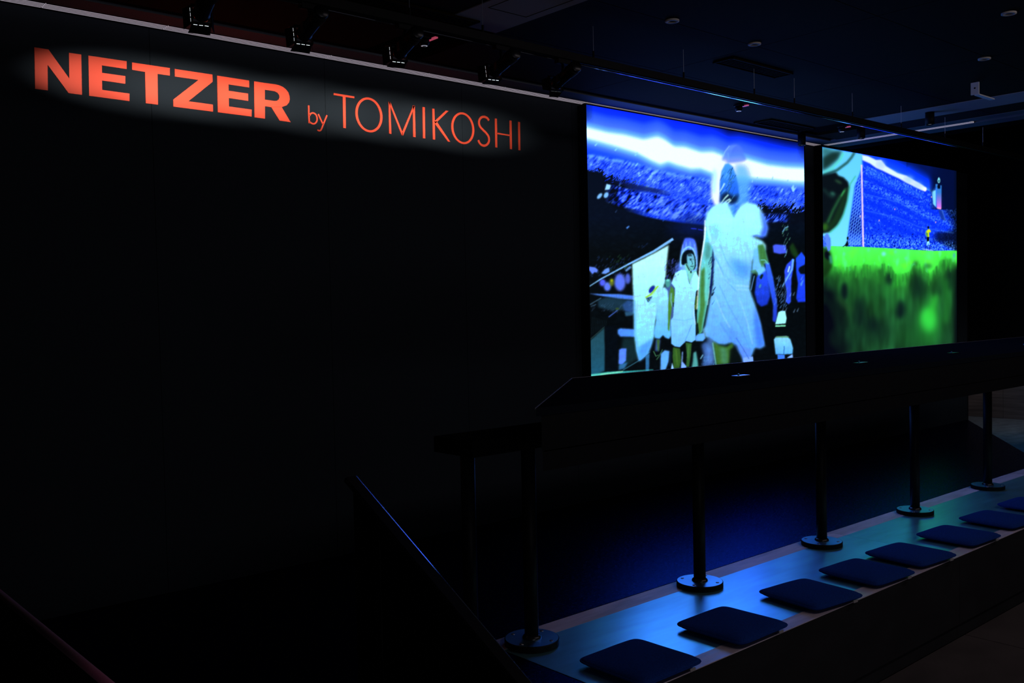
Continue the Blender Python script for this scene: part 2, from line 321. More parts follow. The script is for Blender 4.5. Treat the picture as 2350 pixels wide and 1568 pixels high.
    for y0 in (580, 581, 579): c.line([(1575+(y0-578)*3, 578),(1578+(y0-578)*3, 588)], 2, (4,18,26), .8)
    c.oval(1585.5,596,2,1.6,(4,20,30),.6); c.line([(1582,594),(1588,593)], 1, (20,60,70), .5); c.line([(1590,595),(1592.5,595)], 1.2, (20,60,70), .5, .8)
    c.line([(1587,598),(1590,605),(1588,607)], 1.1, (15,50,60), .5); c.line([(1585,611),(1592,610.5)], 1.6, (10,40,55), .5); c.line([(1587,614),(1591,614)], 1, (40,110,110), .5, .7)
    c.line([(1575,606),(1579,614),(1583,621)], 2, (4,24,26), .7); c.oval(1586,624,1.6,3,(4,20,22),.6); c.line([(1595,588),(1597,612)], 1.3, (3,16,28), .6)
    c.poly([(1564,619),(1575,620),(1583,652),(1592,626),(1598,624),(1606,640),(1606,662),(1598,668),(1594,706),(1597,740),(1597,780),(1588,786),(1575,783),(1568,790),(1561,797),(1549,795),(1541,789),(1540,735),(1545,728),(1549,676),(1549,661),(1541,650),(1550,626)],
           ((170,250,255),(115,200,255),625,795), .9)
    c.line([(1576,622),(1583,652),(1592,627)], 1.2, (90,170,235), .6, .6); c.line([(1542,732),(1570,736),(1594,730)], 1.2, (95,180,245), .7, .6); c.line([(1588,745),(1578,770),(1571,787)], 1.3, (80,150,230), .7, .8)
    c.poly([(1594,706),(1597,682),(1602,676),(1604,700),(1597,712)], (70,110,35), .9, .9); c.line([(1595,700),(1592,722),(1597,745)], 1.3, (220,255,255), .6, .7)
    c.poly([(1545,797),(1561,800),(1564,826),(1560,845),(1547,846),(1544,820)], (48,92,34), 1); c.poly([(1574,786),(1588,788),(1586,815),(1582,842),(1575,842),(1577,815)], (48,98,46), 1)
    c.line([(1552,802),(1555,838)], 3, (80,130,45), 1.4, .7); c.line([(1581,792),(1579,822)], 3, (75,140,70), 1.4, .7)
    c.poly([(1540,850),(1543,832),(1547,846),(1546,850)], (160,220,255), .9); c.poly([(1563,850),(1566,806),(1568,808),(1567,830),(1575,840),(1577,849)], (130,180,255), 1)
    c.poly([(1592,810),(1598,806),(1602,830),(1603,843),(1588,845),(1591,828)], (90,190,190), 1.6, .9)
    c.poly([(1596,772),(1603,766),(1616,764),(1620,776),(1614,783),(1597,783)], (100,180,255), 1.2)
    c.poly([(1610,792),(1620,784),(1633,800),(1634,830),(1628,841),(1612,843),(1615,812)], (80,130,230), 3, .7); c.line([(1608,824),(1614,814)], 2, (140,220,255), .9)
    c.specks(26, (1595,600,1640,700), 7, (90,110,255), .6, .8, .8); c.specks(20, (1610,820,1640,842), 6, (80,160,230), .3, .8, .7)
    # right hand background people
    c.poly([(1774,563),(1780,560),(1804,562),(1806,580),(1790,582),(1776,579)], (72,98,255), 1.4); c.specks(8, (1798,556,1808,590), 10, (130,220,250), .4, .6, .9)
    c.specks(12, (1795,520,1812,560), 8, (120,220,170), .5, .6, .8); c.poly([(1812,566),(1820,556),(1830,575),(1834,588),(1826,592),(1816,580)], (22,60,22), 2.2, .9)
    c.line([(1796,532),(1802,522),(1810,519)], 1.6, (120,190,255), .7)
    c.poly([(1827,592),(1836,582),(1840,577),(1849,590),(1848,606),(1838,612),(1834,620),(1838,628),(1848,628),(1850,692),(1832,693),(1828,684),(1832,650),(1828,624)], ((30,80,255),(25,60,235),580,690), 1.2)
    c.oval(1842,618,8,7,(4,10,20),1.4); c.line([(1839,655),(1844,640),(1838,652)], 3, (90,170,230), .9)
    c.poly([(1801,620),(1806,606),(1815,598),(1821,592),(1822,610),(1817,640),(1816,692),(1811,698),(1804,692),(1806,668),(1802,650)], (48,82,250), 1.1)
    c.line([(1796,658),(1806,640),(1818,618),(1821,594)], (2, 5), (110,185,255), 1); c.line([(1809,624),(1813,610)], 3, (200,245,255), .8)
    c.poly([(1735,640),(1742,624),(1756,612),(1766,640),(1768,680),(1762,698),(1748,704),(1738,694),(1732,670)], ((40,85,245),(22,55,215),620,700), 1.8)
    c.oval(1745,656,2.4,5,(60,140,190),.9,1,.4); c.line([(1747,640),(1750,632)], 1.2, (3,12,20), .7)
    c.poly([(1756,604),(1766,602),(1775,636),(1784,690),(1784,728),(1780,740),(1774,736),(1775,700),(1764,650)], ((55,110,255),(30,60,215),610,735), 1.3)
    c.specks(50, (1776,640,1806,710), 8, (90,150,230), .5, .6, .8)
    c.poly([(1787,716),(1793,713),(1803,713),(1806,730),(1804,742),(1780,744)], (170,255,252), 1); c.line([(1780,748),(1804,747)], 3.4, (130,240,190), .7); c.line([(1803,700),(1801,640)], 1.2, (45,65,110), .7)
    c.poly([(1777,779),(1781,773),(1806,771),(1815,778),(1821,798),(1820,812),(1800,813),(1781,813)], ((140,225,250),(95,190,255),772,812), 1.2); c.line([(1782,773),(1811,773)], 3, (95,160,110), 1, .9)
    c.line([(1801,794),(1800,812)], 1.6, (40,90,150), .7); c.poly([(1785,813),(1802,814),(1802,825),(1786,826)], (60,130,245), .9); c.poly([(1808,820),(1820,812),(1821,821),(1808,822)], (140,190,255), .9)
    # large blurred figure seen from behind: hair, dress, arm, legs
    c.poly([(1658,372),(1662,352),(1670,336),(1684,330),(1698,334),(1706,350),(1712,366),(1690,372)], (82,125,255), 2.2, .75, True)
    for k in range(5): c.line([(1656+k*4, 366-k),(1664+k*4, 347-k*1.5),(1674+k*4, 334-k*.5)], 1.6, (175,235,255) if k == 0 else (120,175,255), 1, .8-.12*k)
    c.poly([(1632,420),(1638,392),(1650,366),(1668,368),(1664,392),(1656,420),(1656,450),(1652,474),(1640,472),(1632,450)], (245,250,250), 3)
    c.poly([(1633,398),(1640,384),(1646,400),(1642,440),(1636,446),(1632,430)], (150,235,255), 3, .5)
    c.poly([(1690,376),(1712,380),(1722,402),(1720,440),(1716,470),(1690,478),(1680,440)], (95,190,255), 5, .8)
    c.poly([(1652,462),(1652,420),(1656,392),(1664,376),(1672,374),(1682,382),(1690,404),(1695,432),(1696,450),(1690,462),(1678,466),(1668,460),(1658,466)], ((70,165,255),(35,110,240),380,440), 1.5)
    c.poly([(1652,466),(1656,446),(1668,440),(1684,450),(1696,444),(1692,462),(1678,470),(1664,462)], (8,24,48), 3.5, .9)
    c.line([(1672,374),(1671,350)], 1.4, (120,190,255), 1, .6)
    for k in range(26):
        x = 1655 + c.rng.uniform(0, 30); y = 392 + c.rng.uniform(0, 66); l = c.rng.uniform(8, 20)
        c.line([(x-3, y+l/2),(x+5, y-l/2)], (1, 1.8), (10,45,90) if k % 3 else (120,215,255), .7, .55)
    c.oval(1684,430,9,16,(35,110,250),4,.6)
    for p in (((1652,470),(1664,454),(1672,446)),((1657,472),(1668,460),(1676,456)),((1660,476),(1672,464),(1678,458)),((1652,440),(1658,430),(1663,420))): c.line(p, (2, 3.6), (190,250,250), 1)
    body = [(1668,462),(1678,478),(1684,496),(1692,482),(1704,468),(1716,464),(1735,468),(1746,480),(1756,500),(1762,524),(1758,540),(1744,544),(1728,541),(1736,546),(1750,552),(1758,562),
            (1758,574),(1744,572),(1736,580),(1727,600),(1724,625),(1721,662),(1727,680),(1736,705),(1746,739),(1752,770),(1757,793),(1746,800),(1734,798),(1728,812),(1722,826),(1706,830),(1698,812),(1690,792),(1680,786),(1665,791),
            (1650,790),(1640,784),(1632,776),(1622,772),(1618,752),(1624,720),(1629,692),(1633,670),(1636,648),(1637,610),(1637,580),(1626,566),(1619,540),(1618,510),(1622,490),(1634,474),(1648,468)]
    c.poly([(1625,770),(1640,762),(1648,800),(1640,838),(1625,838),(1620,800)], (95,150,240), 4, .7)
    c.poly(body, ((165,252,255),(95,175,255),500,790), 2.4)
    c.poly([(1612,756),(1622,748),(1626,775),(1616,772)], (120,200,255), 2, .8)
    c.poly([(1744,480),(1754,494),(1764,522),(1758,542),(1744,544),(1752,520)], (50,90,255), 3.5, .9); c.line([(1728,542),(1738,540),(1752,545)], 3, (40,80,235), 1.6, .8)
    c.oval(1656,505,24,26,(172,255,255),9,.7); c.oval(1722,498,20,24,(172,255,255),8,.6); c.poly([(1672,468),(1690,470),(1684,500)], (90,190,255), 3, .8)
    c.line([(1692,470),(1684,484),(1684,498)], 2, (50,140,240), 1.8, .8); c.oval(1640,532,12,18,(120,215,255),6,.7)
    c.poly([(1674,590),(1700,598),(1724,606),(1724,630),(1712,642),(1690,632),(1680,612)], (72,155,255), 8, .85)
    for p in (((1640,590),(1656,616),(1668,636),(1690,650)),((1640,660),(1652,700),(1672,740),(1700,780)),((1660,640),(1690,650),(1722,650)),((1650,700),(1690,760),(1712,800)),((1668,600),(1680,625),(1700,645)),((1690,700),(1700,740),(1716,780))):
        c.line(p, 2.6, (105,190,255), 2.2, .6)
    c.poly([(1664,740),(1690,760),(1704,790),(1690,790),(1676,784)], (85,150,255), 5, .7); c.poly([(1734,700),(1744,735),(1756,792),(1738,798),(1730,740)], (60,120,255), 4, .85)
    c.poly([(1690,790),(1726,800),(1722,824),(1706,832),(1696,812)], (95,150,255), 2.4, .9)
    # right arm with greenish skin
    c.poly([(1730,572),(1744,566),(1756,572),(1762,596),(1764,604),(1752,604),(1758,620),(1748,628),(1742,632),(1736,624),(1726,626),(1728,600)], (115,205,255), 1.8)
    c.poly([(1739,562),(1752,560),(1758,575),(1764,604),(1756,600),(1750,614),(1744,600)], (62,130,66), 2); c.line([(1746,596),(1756,596),(1764,606)], 2, (110,220,235), .9, .9)
    c.oval(1748,634,3,6,(6,30,12),1,.9,.5); c.poly([(1722,622),(1734,618),(1740,626),(1738,634)], (60,120,70), 1.4, .7); c.poly([(1729,630),(1736,628),(1735,650),(1731,676),(1728,664)], (3,12,18), 1.4, .95)
    c.line([(1724,666),(1728,648),(1732,632)], 2, (110,180,255), .9, .9)
    c.poly([(1736,700),(1744,704),(1760,704),(1764,790),(1758,794),(1750,745)], (3,8,12), 1.6)
    # left arm, rim lit
    c.poly([(1620,500),(1628,560),(1636,566),(1634,610),(1630,660),(1624,700),(1617,735),(1612,762),(1604,768),(1600,760),(1600,720),(1603,680),(1605,630),(1612,580),(1617,545)], ((110,220,235),(90,200,190),560,720), 1.2)
    c.poly([(1620,556),(1632,562),(1630,590),(1620,598),(1617,580)], (55,130,120), 3, .6)
    c.poly([(1609,622),(1618,612),(1617,670),(1619,700),(1614,730),(1610,762),(1604,766),(1601,745),(1607,710),(1607,660)], (66,130,58), 1.8, .95)
    c.line([(1618,600),(1622,630),(1620,690)], 3, (120,250,225), 1.6, .6); c.line([(1619,520),(1617,548),(1612,580),(1606,616),(1603,660),(1600,710)], (4, 2), (235,255,255), 1)
    c.line([(1618,505),(1618,530)], 2.4, (240,255,255), .9); c.poly([(1599,744),(1602,740),(1605,766),(1600,764)], (4,14,14), 1); c.line([(1634,600),(1629,660),(1624,700)], 2, (190,255,250), 1, .7)
    c.poly([(1636,566),(1639,600),(1636,640),(1632,680),(1629,664),(1634,610)], (5,20,110), 1.4, .85)
    c.line([(1620,505),(1624,530),(1632,548)], 3, (185,255,255), 1.6, .7)
    # legs of the large figure
    c.poly([(1636,783),(1650,792),(1668,796),(1682,786),(1686,800),(1676,834),(1645,838)], (60,112,42), 2.4)
    c.poly([(1652,796),(1668,800),(1672,834),(1658,836)], (75,150,120), 4, .7); c.poly([(1676,802),(1690,792),(1706,828),(1690,834),(1674,836)], (5,14,14), 2.6, .95)
    c.line([(1636,786),(1640,812),(1644,838)], 2.4, (120,215,215), 1, .8)
    c.poly([(1706,822),(1712,820),(1729,818),(1730,830),(1707,833)], (130,180,255), .9)
    # dress folds, streaks of motion and a fine grain over figures and background
    for q_, col, al in (((1640,585),(1652,610),(1664,640),(1690,668)), (70,150,240), .6), (((1652,560),(1668,600),(1690,630),(1716,640)), (85,165,250), .55), (((1632,700),(1646,740),(1664,776)), (90,170,250), .5), (((1652,655),(1672,700),(1700,750),(1722,800)), (80,150,245), .6), (((1628,560),(1640,575),(1656,580)), (110,200,255), .5), (((1712,560),(1722,585),(1724,610)), (110,195,255), .5):
        c.line(q_, 1.8, col, 1.2, al)
    for q_, al in ((((1644,600),(1660,634),(1676,652)), .5), (((1642,680),(1660,724),(1676,752)), .5), (((1690,655),(1720,657)), .6), (((1690,664),(1720,665)), .4), (((1700,690),(1716,740),(1728,790)), .4)):
        c.line(q_, 2.2, (185,250,255), 1.4, al)
    c.line([(1690,775),(1706,800),(1720,824)], 2, (60,110,190), .9, .8); c.line([(1652,740),(1680,780),(1700,812)], 3, (70,130,235), 2, .5)
    c.specks(70, (1524,596,1562,642), 5, (90,110,255), .7, .7, .7, lambda x, y: x + (y-600)*.2 < 1558); c.specks(30, (1526,600,1556,636), 5, (4,10,30), .7, .7, .8)
    c.specks(30, (1626,590,1638,700), 8, (4,10,40), .6, .7, .8); c.specks(40, (1354,700,1452,720), 5, (80,120,170), .9, .6, .4)
    for k in range(12): x = 1785+k*9 % 62; y = 640 + (k*37) % 110; c.line([(x,y),(x+4,y-9)], (2.4,1), (150,200,255), .8, .55)
    lowp = np.clip((Y-440)/60, 0, 1); st_ = c.noise(1.1, 5) * .5 + c.noise(.6, .8)*.35 + c.noise(5, 2.2, .5)*.5
    c.a = c.a*(1 + .03*st_*lowp)[..., None]; lum = c.a.mean(-1); c.a[..., 0] -= np.clip(st_, -1, 1)*3*lowp*(lum > 120)
    c.a = c.a + (np.abs(c.noise(4, 3))*2*lowp)[..., None]*np.array((.3, .8, 1.2)); c.a = c.a*(1 + .008*c.noise(.5, .5))[..., None]
    c.a = np.clip(c.a, 0, 255)
    return c

def picture_right():
    c = Canvas(1880, 330, 2206, 826, 9); X, Y = c.X, c.Y; I = np.interp
    L = I(X, [1976,2000,2020,2040,2060,2084,2100,2126,2200], [357,368,376,388,397,409,419,434,466])
    d = L - Y
    n1 = c.noise(.7, 1.0); n2 = c.noise(1.6, 1.6); n3 = c.noise(5, 3)
    sky = ramp(d, [(0,(60,150,255)),(8,(20,80,255)),(22,(4,55,250)),(44,(2,36,170)),(70,(2,14,70))])
    rad = np.hypot((X-2098)/40, (Y-428)/58); sky = mix(sky, (2,12,52), np.clip((rad-.85)*2.6, 0, 1)*(X > 2080)); sky = mix(sky, (3,20,90), np.clip((X-2010)/60, 0, 1)*np.clip((d-26)/20, 0, 1))
    q = np.clip(.46 + .075*n1 + .05*n2, 0, 1)
    stands = ramp(q, [(0,(3,25,190)),(.35,(6,48,248)),(.6,(25,80,255)),(.8,(85,150,255)),(1,(140,210,255))])
    dd = Y - L
    for o, w, al in ((26,9,.8),(60,12,.7),(86,4,.5),(112,3,.5)):
        t = np.exp(-((dd - o*(1 + (X-1980)*-.0006))/w)**2)*al*np.clip(.35+.4*n1, 0, 1); stands = mix(stands, (95,165,255), np.clip(t, 0, 1))
    for o, w in ((14,5),(44,5),(74,6),(98,8),(124,9)):
        stands = mix(stands, (4,48,255), np.exp(-((dd-o)/w)**2)*.75)
    crowd = np.clip((Y-530-(X-1980)*.05)/22, 0, 1)*np.clip(.3+.5*n1, 0, 1); stands = mix(stands, (110,190,255), np.clip(crowd, 0, 1)*.8)
    stands = mix(stands, (3,15,70), .7*np.clip(-1.1-n1, 0, 1)*np.clip((Y-510)/40, 0, 1))
    # far end of the stand fades into night, right
    e = I(Y, [420,470,480,500,520,545,560,575], [2146,2152,2160,2168,2180,2150,2155,2190]); fade = np.clip((X-e)/22, 0, 1)
    stands = mix(stands, (3,14,40), fade*np.clip(.8-.25*n1, 0, 1)); m = np.clip((Y-528)/8, 0, 1)*np.clip((557-Y)/8, 0, 1)*np.clip((X-2140)/14, 0, 1); stands = mix(stands, (4,14,55), m*.8)
    a = np.where((d > 0)[..., None], sky, stands)
    a = mix(a, (2,14,60), np.clip((X-2132)/10, 0, 1)*(Y < 480)*(1-np.exp(-((X-2132)/22)**2)*.6))
    c.a = a
    c.specks(90, (2150,478,2196,532), 2.4, (60,120,240), .2, .5, .7); c.specks(60, (2120,560,2196,574), 2, (130,215,255), .2, .5, .8)
    for k in range(46):
        x = c.rng.uniform(1990, 2140); c.line([(x, I(x, [1976,2126], [372,442])+c.rng.uniform(3, 7)),(x+.4, I(x, [1976,2126], [372,442])+c.rng.uniform(0, 3))], 1.4, (150,225,255), .6, .5)
    for k in range(60): x = c.rng.uniform(1984, 2120); y = c.rng.uniform(440, 560); c.oval(x, y, .9, .9, (150,210,255), .5, .6)
    for p in ((2054,479),(2018,505),(2148,509),(2138,451)): c.oval(p[0], p[1], 1.1, 2, (255,190,190), .6)
    # floodlight line
    c.poly([(1976,354),(1992,357),(2010,366),(2022,366),(2033,380),(2060,396),(2080,402),(2086,406),(2108,418),(2118,424),(2126,430),(2125,438),(2116,436),(2100,428),(2080,418),(2062,408),(2040,398),(2024,390),(2010,384),(1996,374),(1978,366)], (225,240,255), 1.1)
    c.oval(2021,376,9,9,(175,225,255),4,.7); c.oval(2086,411,10,8,(165,220,255),4,.7); c.oval(2106,423,10,7,(165,220,255),4,.5); c.oval(2123,433,4,4.5,(255,245,240),1)
    c.poly([(1984,384),(2010,390),(2040,410),(2080,428),(2120,446),(2120,452),(2080,436),(2040,418),(2000,400)], (40,110,255), 3, .5)
    # tower
    c.poly([(2138,440),(2146,426),(2149,424),(2149,474),(2143,468),(2140,450)], ((10,40,130),(130,215,250),430,450), 1)
    c.poly([(2141,438),(2149,434),(2149,474),(2142,466)], (130,225,250), 1); c.poly([(2147,421),(2152,421),(2152,432),(2158,432),(2158,424),(2161,424),(2161,478),(2150,477)], ((50,130,225),(225,120,235),440,474), .8)
    c.poly([(2151,474),(2160,476),(2160,480),(2152,478)], (255,175,225), .8); c.line([(2148.5,430),(2149,475)], 1.6, (45,130,255), .6); c.oval(2154.5,427,3,3.5,(2,8,24),.8)
    c.oval(2154.7,413,3,6,(150,255,250),.7); c.oval(2154.7,414,1.3,3,(20,70,110),.6); c.oval(2154.7,407.5,1.2,2.2,(130,225,240),.6)
    c.poly([(2154,480),(2163,482),(2169,500),(2172,506),(2160,502)], (22,56,150), 1.4, .8); c.line([(2163,482),(2170,504)], 1.4, (70,120,220), .7)
    for k in range(5): c.line([(2108+k*9,524+k*1.6),(2108+k*9,530+k*1.6)], 4, (70,130,250), .8, .5)
    c.line([(1984,410),(2060,440),(2140,466)], 1.4, (5,30,190), .8, .6); c.line([(1984,444),(2060,462),(2110,488),(2140,500),(2146,508)], 1.4, (70,140,255), .7, .7); c.line([(1984,482),(2060,498),(2110,520),(2190,534)], 2, (70,140,255), 1.2, .6)
    # goal net and post
    c.poly([(1975,396),(1977,562),(1946,562),(1950,520),(1962,432)], (10,50,225), 1)
    net = [(1975,396),(1977,562),(1946,562),(1950,520),(1962,432)]
    nm, sl = c.mask(net, .8); u = X[sl] + (Y[sl]-400)*.17; v = Y[sl] - (X[sl]-1976)*-.9
    lat = np.maximum(np.exp(-(((u/5.2) % 1 - .5)/.17)**2), np.exp(-(((v/7.2) % 1 - .5)/.17)**2))
    c.put(nm*lat, sl, (120,195,255), .8); c.put(nm*(1-lat)*np.clip((Y[sl]-470)/40, 0, 1)*np.clip((545-Y[sl])/20, 0, 1), sl, (4,16,110), .8)
    c.put(nm*np.clip((Y[sl]-535)/25, 0, 1), sl, (120,200,255), .5)
    # cyan draped flag with dark folds
    c.poly([(1886,336),(1930,344),(1978,352),(1979,378),(1973,398),(1962,424),(1956,470),(1950,510),(1946,545),(1942,566),(1906,567),(1906,545),(1886,540)], ((100,215,255),(120,235,255),350,560), 1.6)
    c.poly([(1886,336),(1912,342),(1900,352),(1886,358)], (45,110,115), 4, .9); c.poly([(1886,360),(1908,346),(1932,345),(1924,364),(1900,384),(1886,392)], (16,44,40), 4, .95)
    c.line([(1888,396),(1912,384),(1928,366),(1936,350)], (4, 7), (90,235,215), 2.5, .9)
    c.line([(1886,402),(1920,390),(1944,372),(1954,360),(1961,348)], (5, 4), (14,50,46), 2.2, .95)
    c.poly([(1884,402),(1918,394),(1924,402),(1936,406),(1946,416),(1949,428),(1945,458),(1936,490),(1924,514),(1904,532),(1884,536)], (7,16,24), 2)
    c.line([(1949,430),(1945,462),(1936,492),(1922,518),(1904,534)], 5, (85,230,205), 2, .75); c.line([(1964,402),(1952,420),(1948,432)], 3, (60,190,150), 1.6, .8)
    c.poly([(1948,428),(1940,470),(1930,500),(1916,520),(1900,532),(1898,520),(1912,500),(1930,460),(1938,432)], (20,52,30), 3, .95)
    c.line([(1900,510),(1912,482),(1926,456),(1941,432)], (4, 3), (50,125,75), 2, .9); c.line([(1930,450),(1938,436)], 3, (60,190,90), 1.4, .8); c.oval(1911,444,6,4,(55,130,110),3,.9,.5)
    c.line([(1892,528),(1904,500),(1918,470),(1930,446)], 7, (28,78,46), 3, .6); c.line([(1889,432),(1904,448),(1914,452)], 7, (24,60,56), 3, .6)
    c.oval(1924,416,9,3,(45,90,60),2.4,.8,.5); c.oval(1894,520,6,9,(50,110,30),3,.9)
    c.line([(1977,377),(1978.6,440),(1980.4,510),(1982,566)], (3.6, 4.2), (245,215,240), .7); c.oval(1975,496,1.2,3,(255,220,230),.7)
    # pitch
    top = I(X, [1886,1910,1980,2060,2140,2196], [566,563,565,569,574,573]); m = np.clip((Y-top)/1.6, 0, 1)
    ed = I(X, [1886,1905,1930,1960,1990,2010,2030,2045,2060,2085,2100,2120,2135,2160,2185,2200], [606,616,622,618,615,617,612,620,640,632,606,618,640,604,602,600]) + 3*c.noise(3, 8)
    g = ramp((Y-ed), [(-60,(85,255,110)),(-25,(80,255,80)),(-12,(72,250,74)),(-2,(55,190,60)),(8,(40,138,48)),(26,(32,108,42)),(60,(27,92,42)),(110,(24,76,40)),(160,(22,70,38)),(210,(20,62,34))])
    g = mix(g, (95,255,180), np.clip(.3*c.noise(3, 7)-.2, 0, .8)*(Y < ed)); g = mix(g, (130,255,30), np.clip(.3*c.noise(8, 6)-.25, 0, .5)*(Y < ed))
    w = c.noise(7, 22)*.9 + c.noise(3, 10)*.4; low = np.clip((Y-ed)/14, 0, 1); g = g*(1 + .17*w*low)[..., None]
    k = np.clip((1950 - X + (Y-700)*.10 + 9*c.noise(9, 14))/46, 0, 1)*np.clip((Y-622)/50, 0, 1); g = mix(g, (3,6,18), k)
    c.a = c.a*(1-m[..., None]) + g*m[..., None]
    for x, y, rx, ry, al in ((2042,640,8,16,.75),(1939,668,8,20,.95),(1975,715,14,34,.6),(2068,710,11,22,.9),(2108,655,17,30,.6),(2004,742,16,18,.6),(1965,770,30,36,.3),(2182,640,10,26,.6),(2020,760,26,22,.35),(2150,660,20,24,.25),(2130,610,10,6,.4),(2104,604,6,6,.4)):
        c.oval(x, y, rx, ry, (6,18,26), max(3, min(rx, ry)*.5), al)
    c.line([(1925,680),(1940,700),(1956,712)], 10, (34,80,40), 5, .6); c.oval(2034,668,10,18,(36,130,52),6,.6); c.line([(2062,628),(2058,650),(2056,660)], 12, (40,180,50), 5, .6)
    c.oval(2134,742,26,52,(36,150,52),12,.8); c.oval(2132,735,17,28,(58,238,78),7,.95); c.line([(2150,676),(2142,704),(2134,730)], 14, (50,210,60), 6, .7); c.line([(2172,640),(2176,700),(2172,740)], 14, (36,140,48), 6, .6)
    c.oval(2100,775,40,30,(24,92,38),14,.6); c.oval(2029,582,5,5,(120,245,250),2.2,.95); c.oval(2191,585,2.5,6,(70,190,190),1.6,.9)
    for x, y in ((1938,582),(1994,573),(2056,577),(2080,592)): c.oval(x, y, 3, 4, (95,240,190), 2, .8)
    c.line([(2040,650),(2056,680),(2050,710)], 16, (34,118,48), 7, .5); c.line([(1990,640),(2010,690),(2020,730)], 20, (30,100,44), 8, .5); c.line([(2016,622),(2018,650)], 9, (42,150,54), 4, .5)
    for k in range(70): x = c.rng.uniform(1912, 2186); y = I(x, [1886,1905,1930,1960,1990,2010,2030,2045,2060,2085,2100,2120,2135,2160,2185,2200], [606,616,622,618,615,617,612,620,640,632,606,618,640,604,602,600]); c.line([(x,y-8),(x+.5,y+c.rng.uniform(4, 22))], (3,1.5), (52,190,56) if k % 2 else (30,110,40), 1.2, .45)
    sh = np.clip((X-2184)/14, 0, 1)*np.clip((Y-600)/20, 0, 1); c.a = mix(c.a, (3,8,14), sh*.95)
    c.poly([(1886,566),(1898,566),(1908,580),(1912,612),(1900,630),(1888,640),(1886,640)], (16,48,18), 3, .9)
    # legs at the left edge and the sitting figure by the net
    c.poly([(1893,540),(1898,534),(1903,538),(1907,560),(1907,572),(1901,578),(1898,566),(1895,556)], (92,140,255), 1.1); c.poly([(1889,548),(1894,552),(1895,572),(1889,560)], (60,110,235), 1.1)
    c.poly([(1893,580),(1899,574),(1905,582),(1903,598),(1894,590)], (4,8,22), 1.8); c.line([(1906,586),(1909,604)], 5, (60,170,150), 2.2, .9)
    c.oval(1946,546,2,4,(3,8,10),.6); c.poly([(1946,550),(1948,562),(1944,565),(1939,563),(1943,556)], (3,8,10), .7); c.line([(1940,562),(1935,566)], 1.2, (3,8,10), .5)
    # goalkeeper far away in yellow
    c.oval(2131,521,1.9,3.2,(2,6,8),.5); c.poly([(2127,529),(2131,525),(2134,525),(2137,529),(2137,532),(2133,532),(2133.5,543),(2128,543),(2127.5,534)], (225,240,30), .6)
    c.line([(2127,529),(2125,535),(2127,541)], 1.6, (150,220,60), .5); c.poly([(2127.5,533),(2130,534),(2130,543),(2128,543)], (70,160,40), .6)
    c.poly([(2128,543),(2133,543),(2133,553),(2128,554)], (2,6,8), .6); c.poly([(2128.5,554),(2133,552),(2135,560),(2134,563),(2131,556),(2130,563),(2127.5,562)], (170,255,245), .6)
    c.line([(2129,563),(2129.5,571)], 1.6, (5,25,150), .5); c.line([(2134,563),(2135,572)], 1.6, (5,25,150), .5)
    c.line([(2119,571),(2143,574)], 1.4, (235,250,230), .6, .8); c.line([(2088,569),(2098,570)], 1.2, (200,240,240), .6, .8)
    c.a = mix(c.a, (2,8,16), np.clip((X-2188)/10, 0, 1)*.7*(Y < 575)); c.a = np.clip(c.a, 0, 255)
    return c
WY, SY, CZ = 5.05, 4.96, 3.02          # sign wall plane, screen face plane, ceiling height

# ---------------------------------------------------------------- the setting
core = struct(B().box((-3.2, WY+.02, -.6), (11.88, WY+.20, CZ+.4)).out('wall_back', M['void']), 'long black wall that carries the red lettering and the two screens')
xs = [-3.2, -2.27, -1.22, -.17, .88, 1.93, 2.98, 4.03, 5.08, 6.13, 7.18, 8.23, 9.28, 10.33, 11.38, 11.88]
for a, b in zip(xs, xs[1:]):
    B().box((a+.0012, WY, .001), (b-.0012, WY+.02, CZ-.004)).out('wall_panel', M['wall'], core)
B().box((11.868, WY-.006, .001), (11.884, WY+.2, CZ-.01)).out('corner_profile', M['gloss'], core)
# upper floor: dark speckled covering up to the oblique edge, grey concrete beyond
e1, e2 = Vector((11.90, 5.06, 0)), Vector((8.05, 2.50, 0))
fl = struct(B().prism([(2.66, 3.257, 0), (9.19, 3.257, 0), e1, (-3.2, 5.06, 0), (-3.2, 3.257, 0)], (0, 0, -.03)).out('floor', M['carpet']), 'dark speckled floor covering between bench and wall')
struct(B().prism([(-3.2, 2.41, -.001), (2.655, 2.41, -.001), (2.655, 3.25, -.001), (-3.2, 3.25, -.001)], (0, 0, -.05)).out('floor', M['carpet']), 'dark floor left of the bench end')
struct(B().prism([(9.19, 3.257, -.002), (16, 3.257, -.002), (16, 9, -.002), (11.9, 9, -.002), (11.9, 5.06, -.002)], (0, 0, -.03)).out('floor', M['grey']), 'grey concrete floor beyond the dark covering')
struct(B().box((-3.2, 3.26, -.5), (16, 9, -.055)).out('floor', M['void']))
# lower floor of stone slabs
low = struct(B().box((-4, -3, -.60), (16, 9, -.507)).out('floor', M['void']), 'lower brown stone floor in front of the bench')
gx = [-3.35, -1.1, 1.15, 3.4, 5.645, 7.9, 10.15, 12.4]
for i, (a, b) in enumerate(zip(gx, gx[1:])):
    for c0, c1 in ((.95, 2.424), (-.6, .945)): B().box((a+.003, c0+.003, -.506), (b-.003, c1-.003, -.49)).out('floor_slab', M['lower'], low)
wr = struct(B().box((12.32, -3, -.6), (12.5, 9, 4.6)).out('wall_right', M['void']), 'wall at the far right end')
for k in range(13): B().box((12.30, -2.4+.9*k+.002, 0), (12.32, -2.4+.9*(k+1)-.002, .92)).out('wood_panel', M['wood'], wr)
struct(B().box((-3.3, -3, -.6), (-3.2, 9, 4.6)).out('wall_left', M['void']))
struct(B().box((-3.2, 8.9, -.6), (12.4, 9, 4.6)).out('wall_far', M['void']))

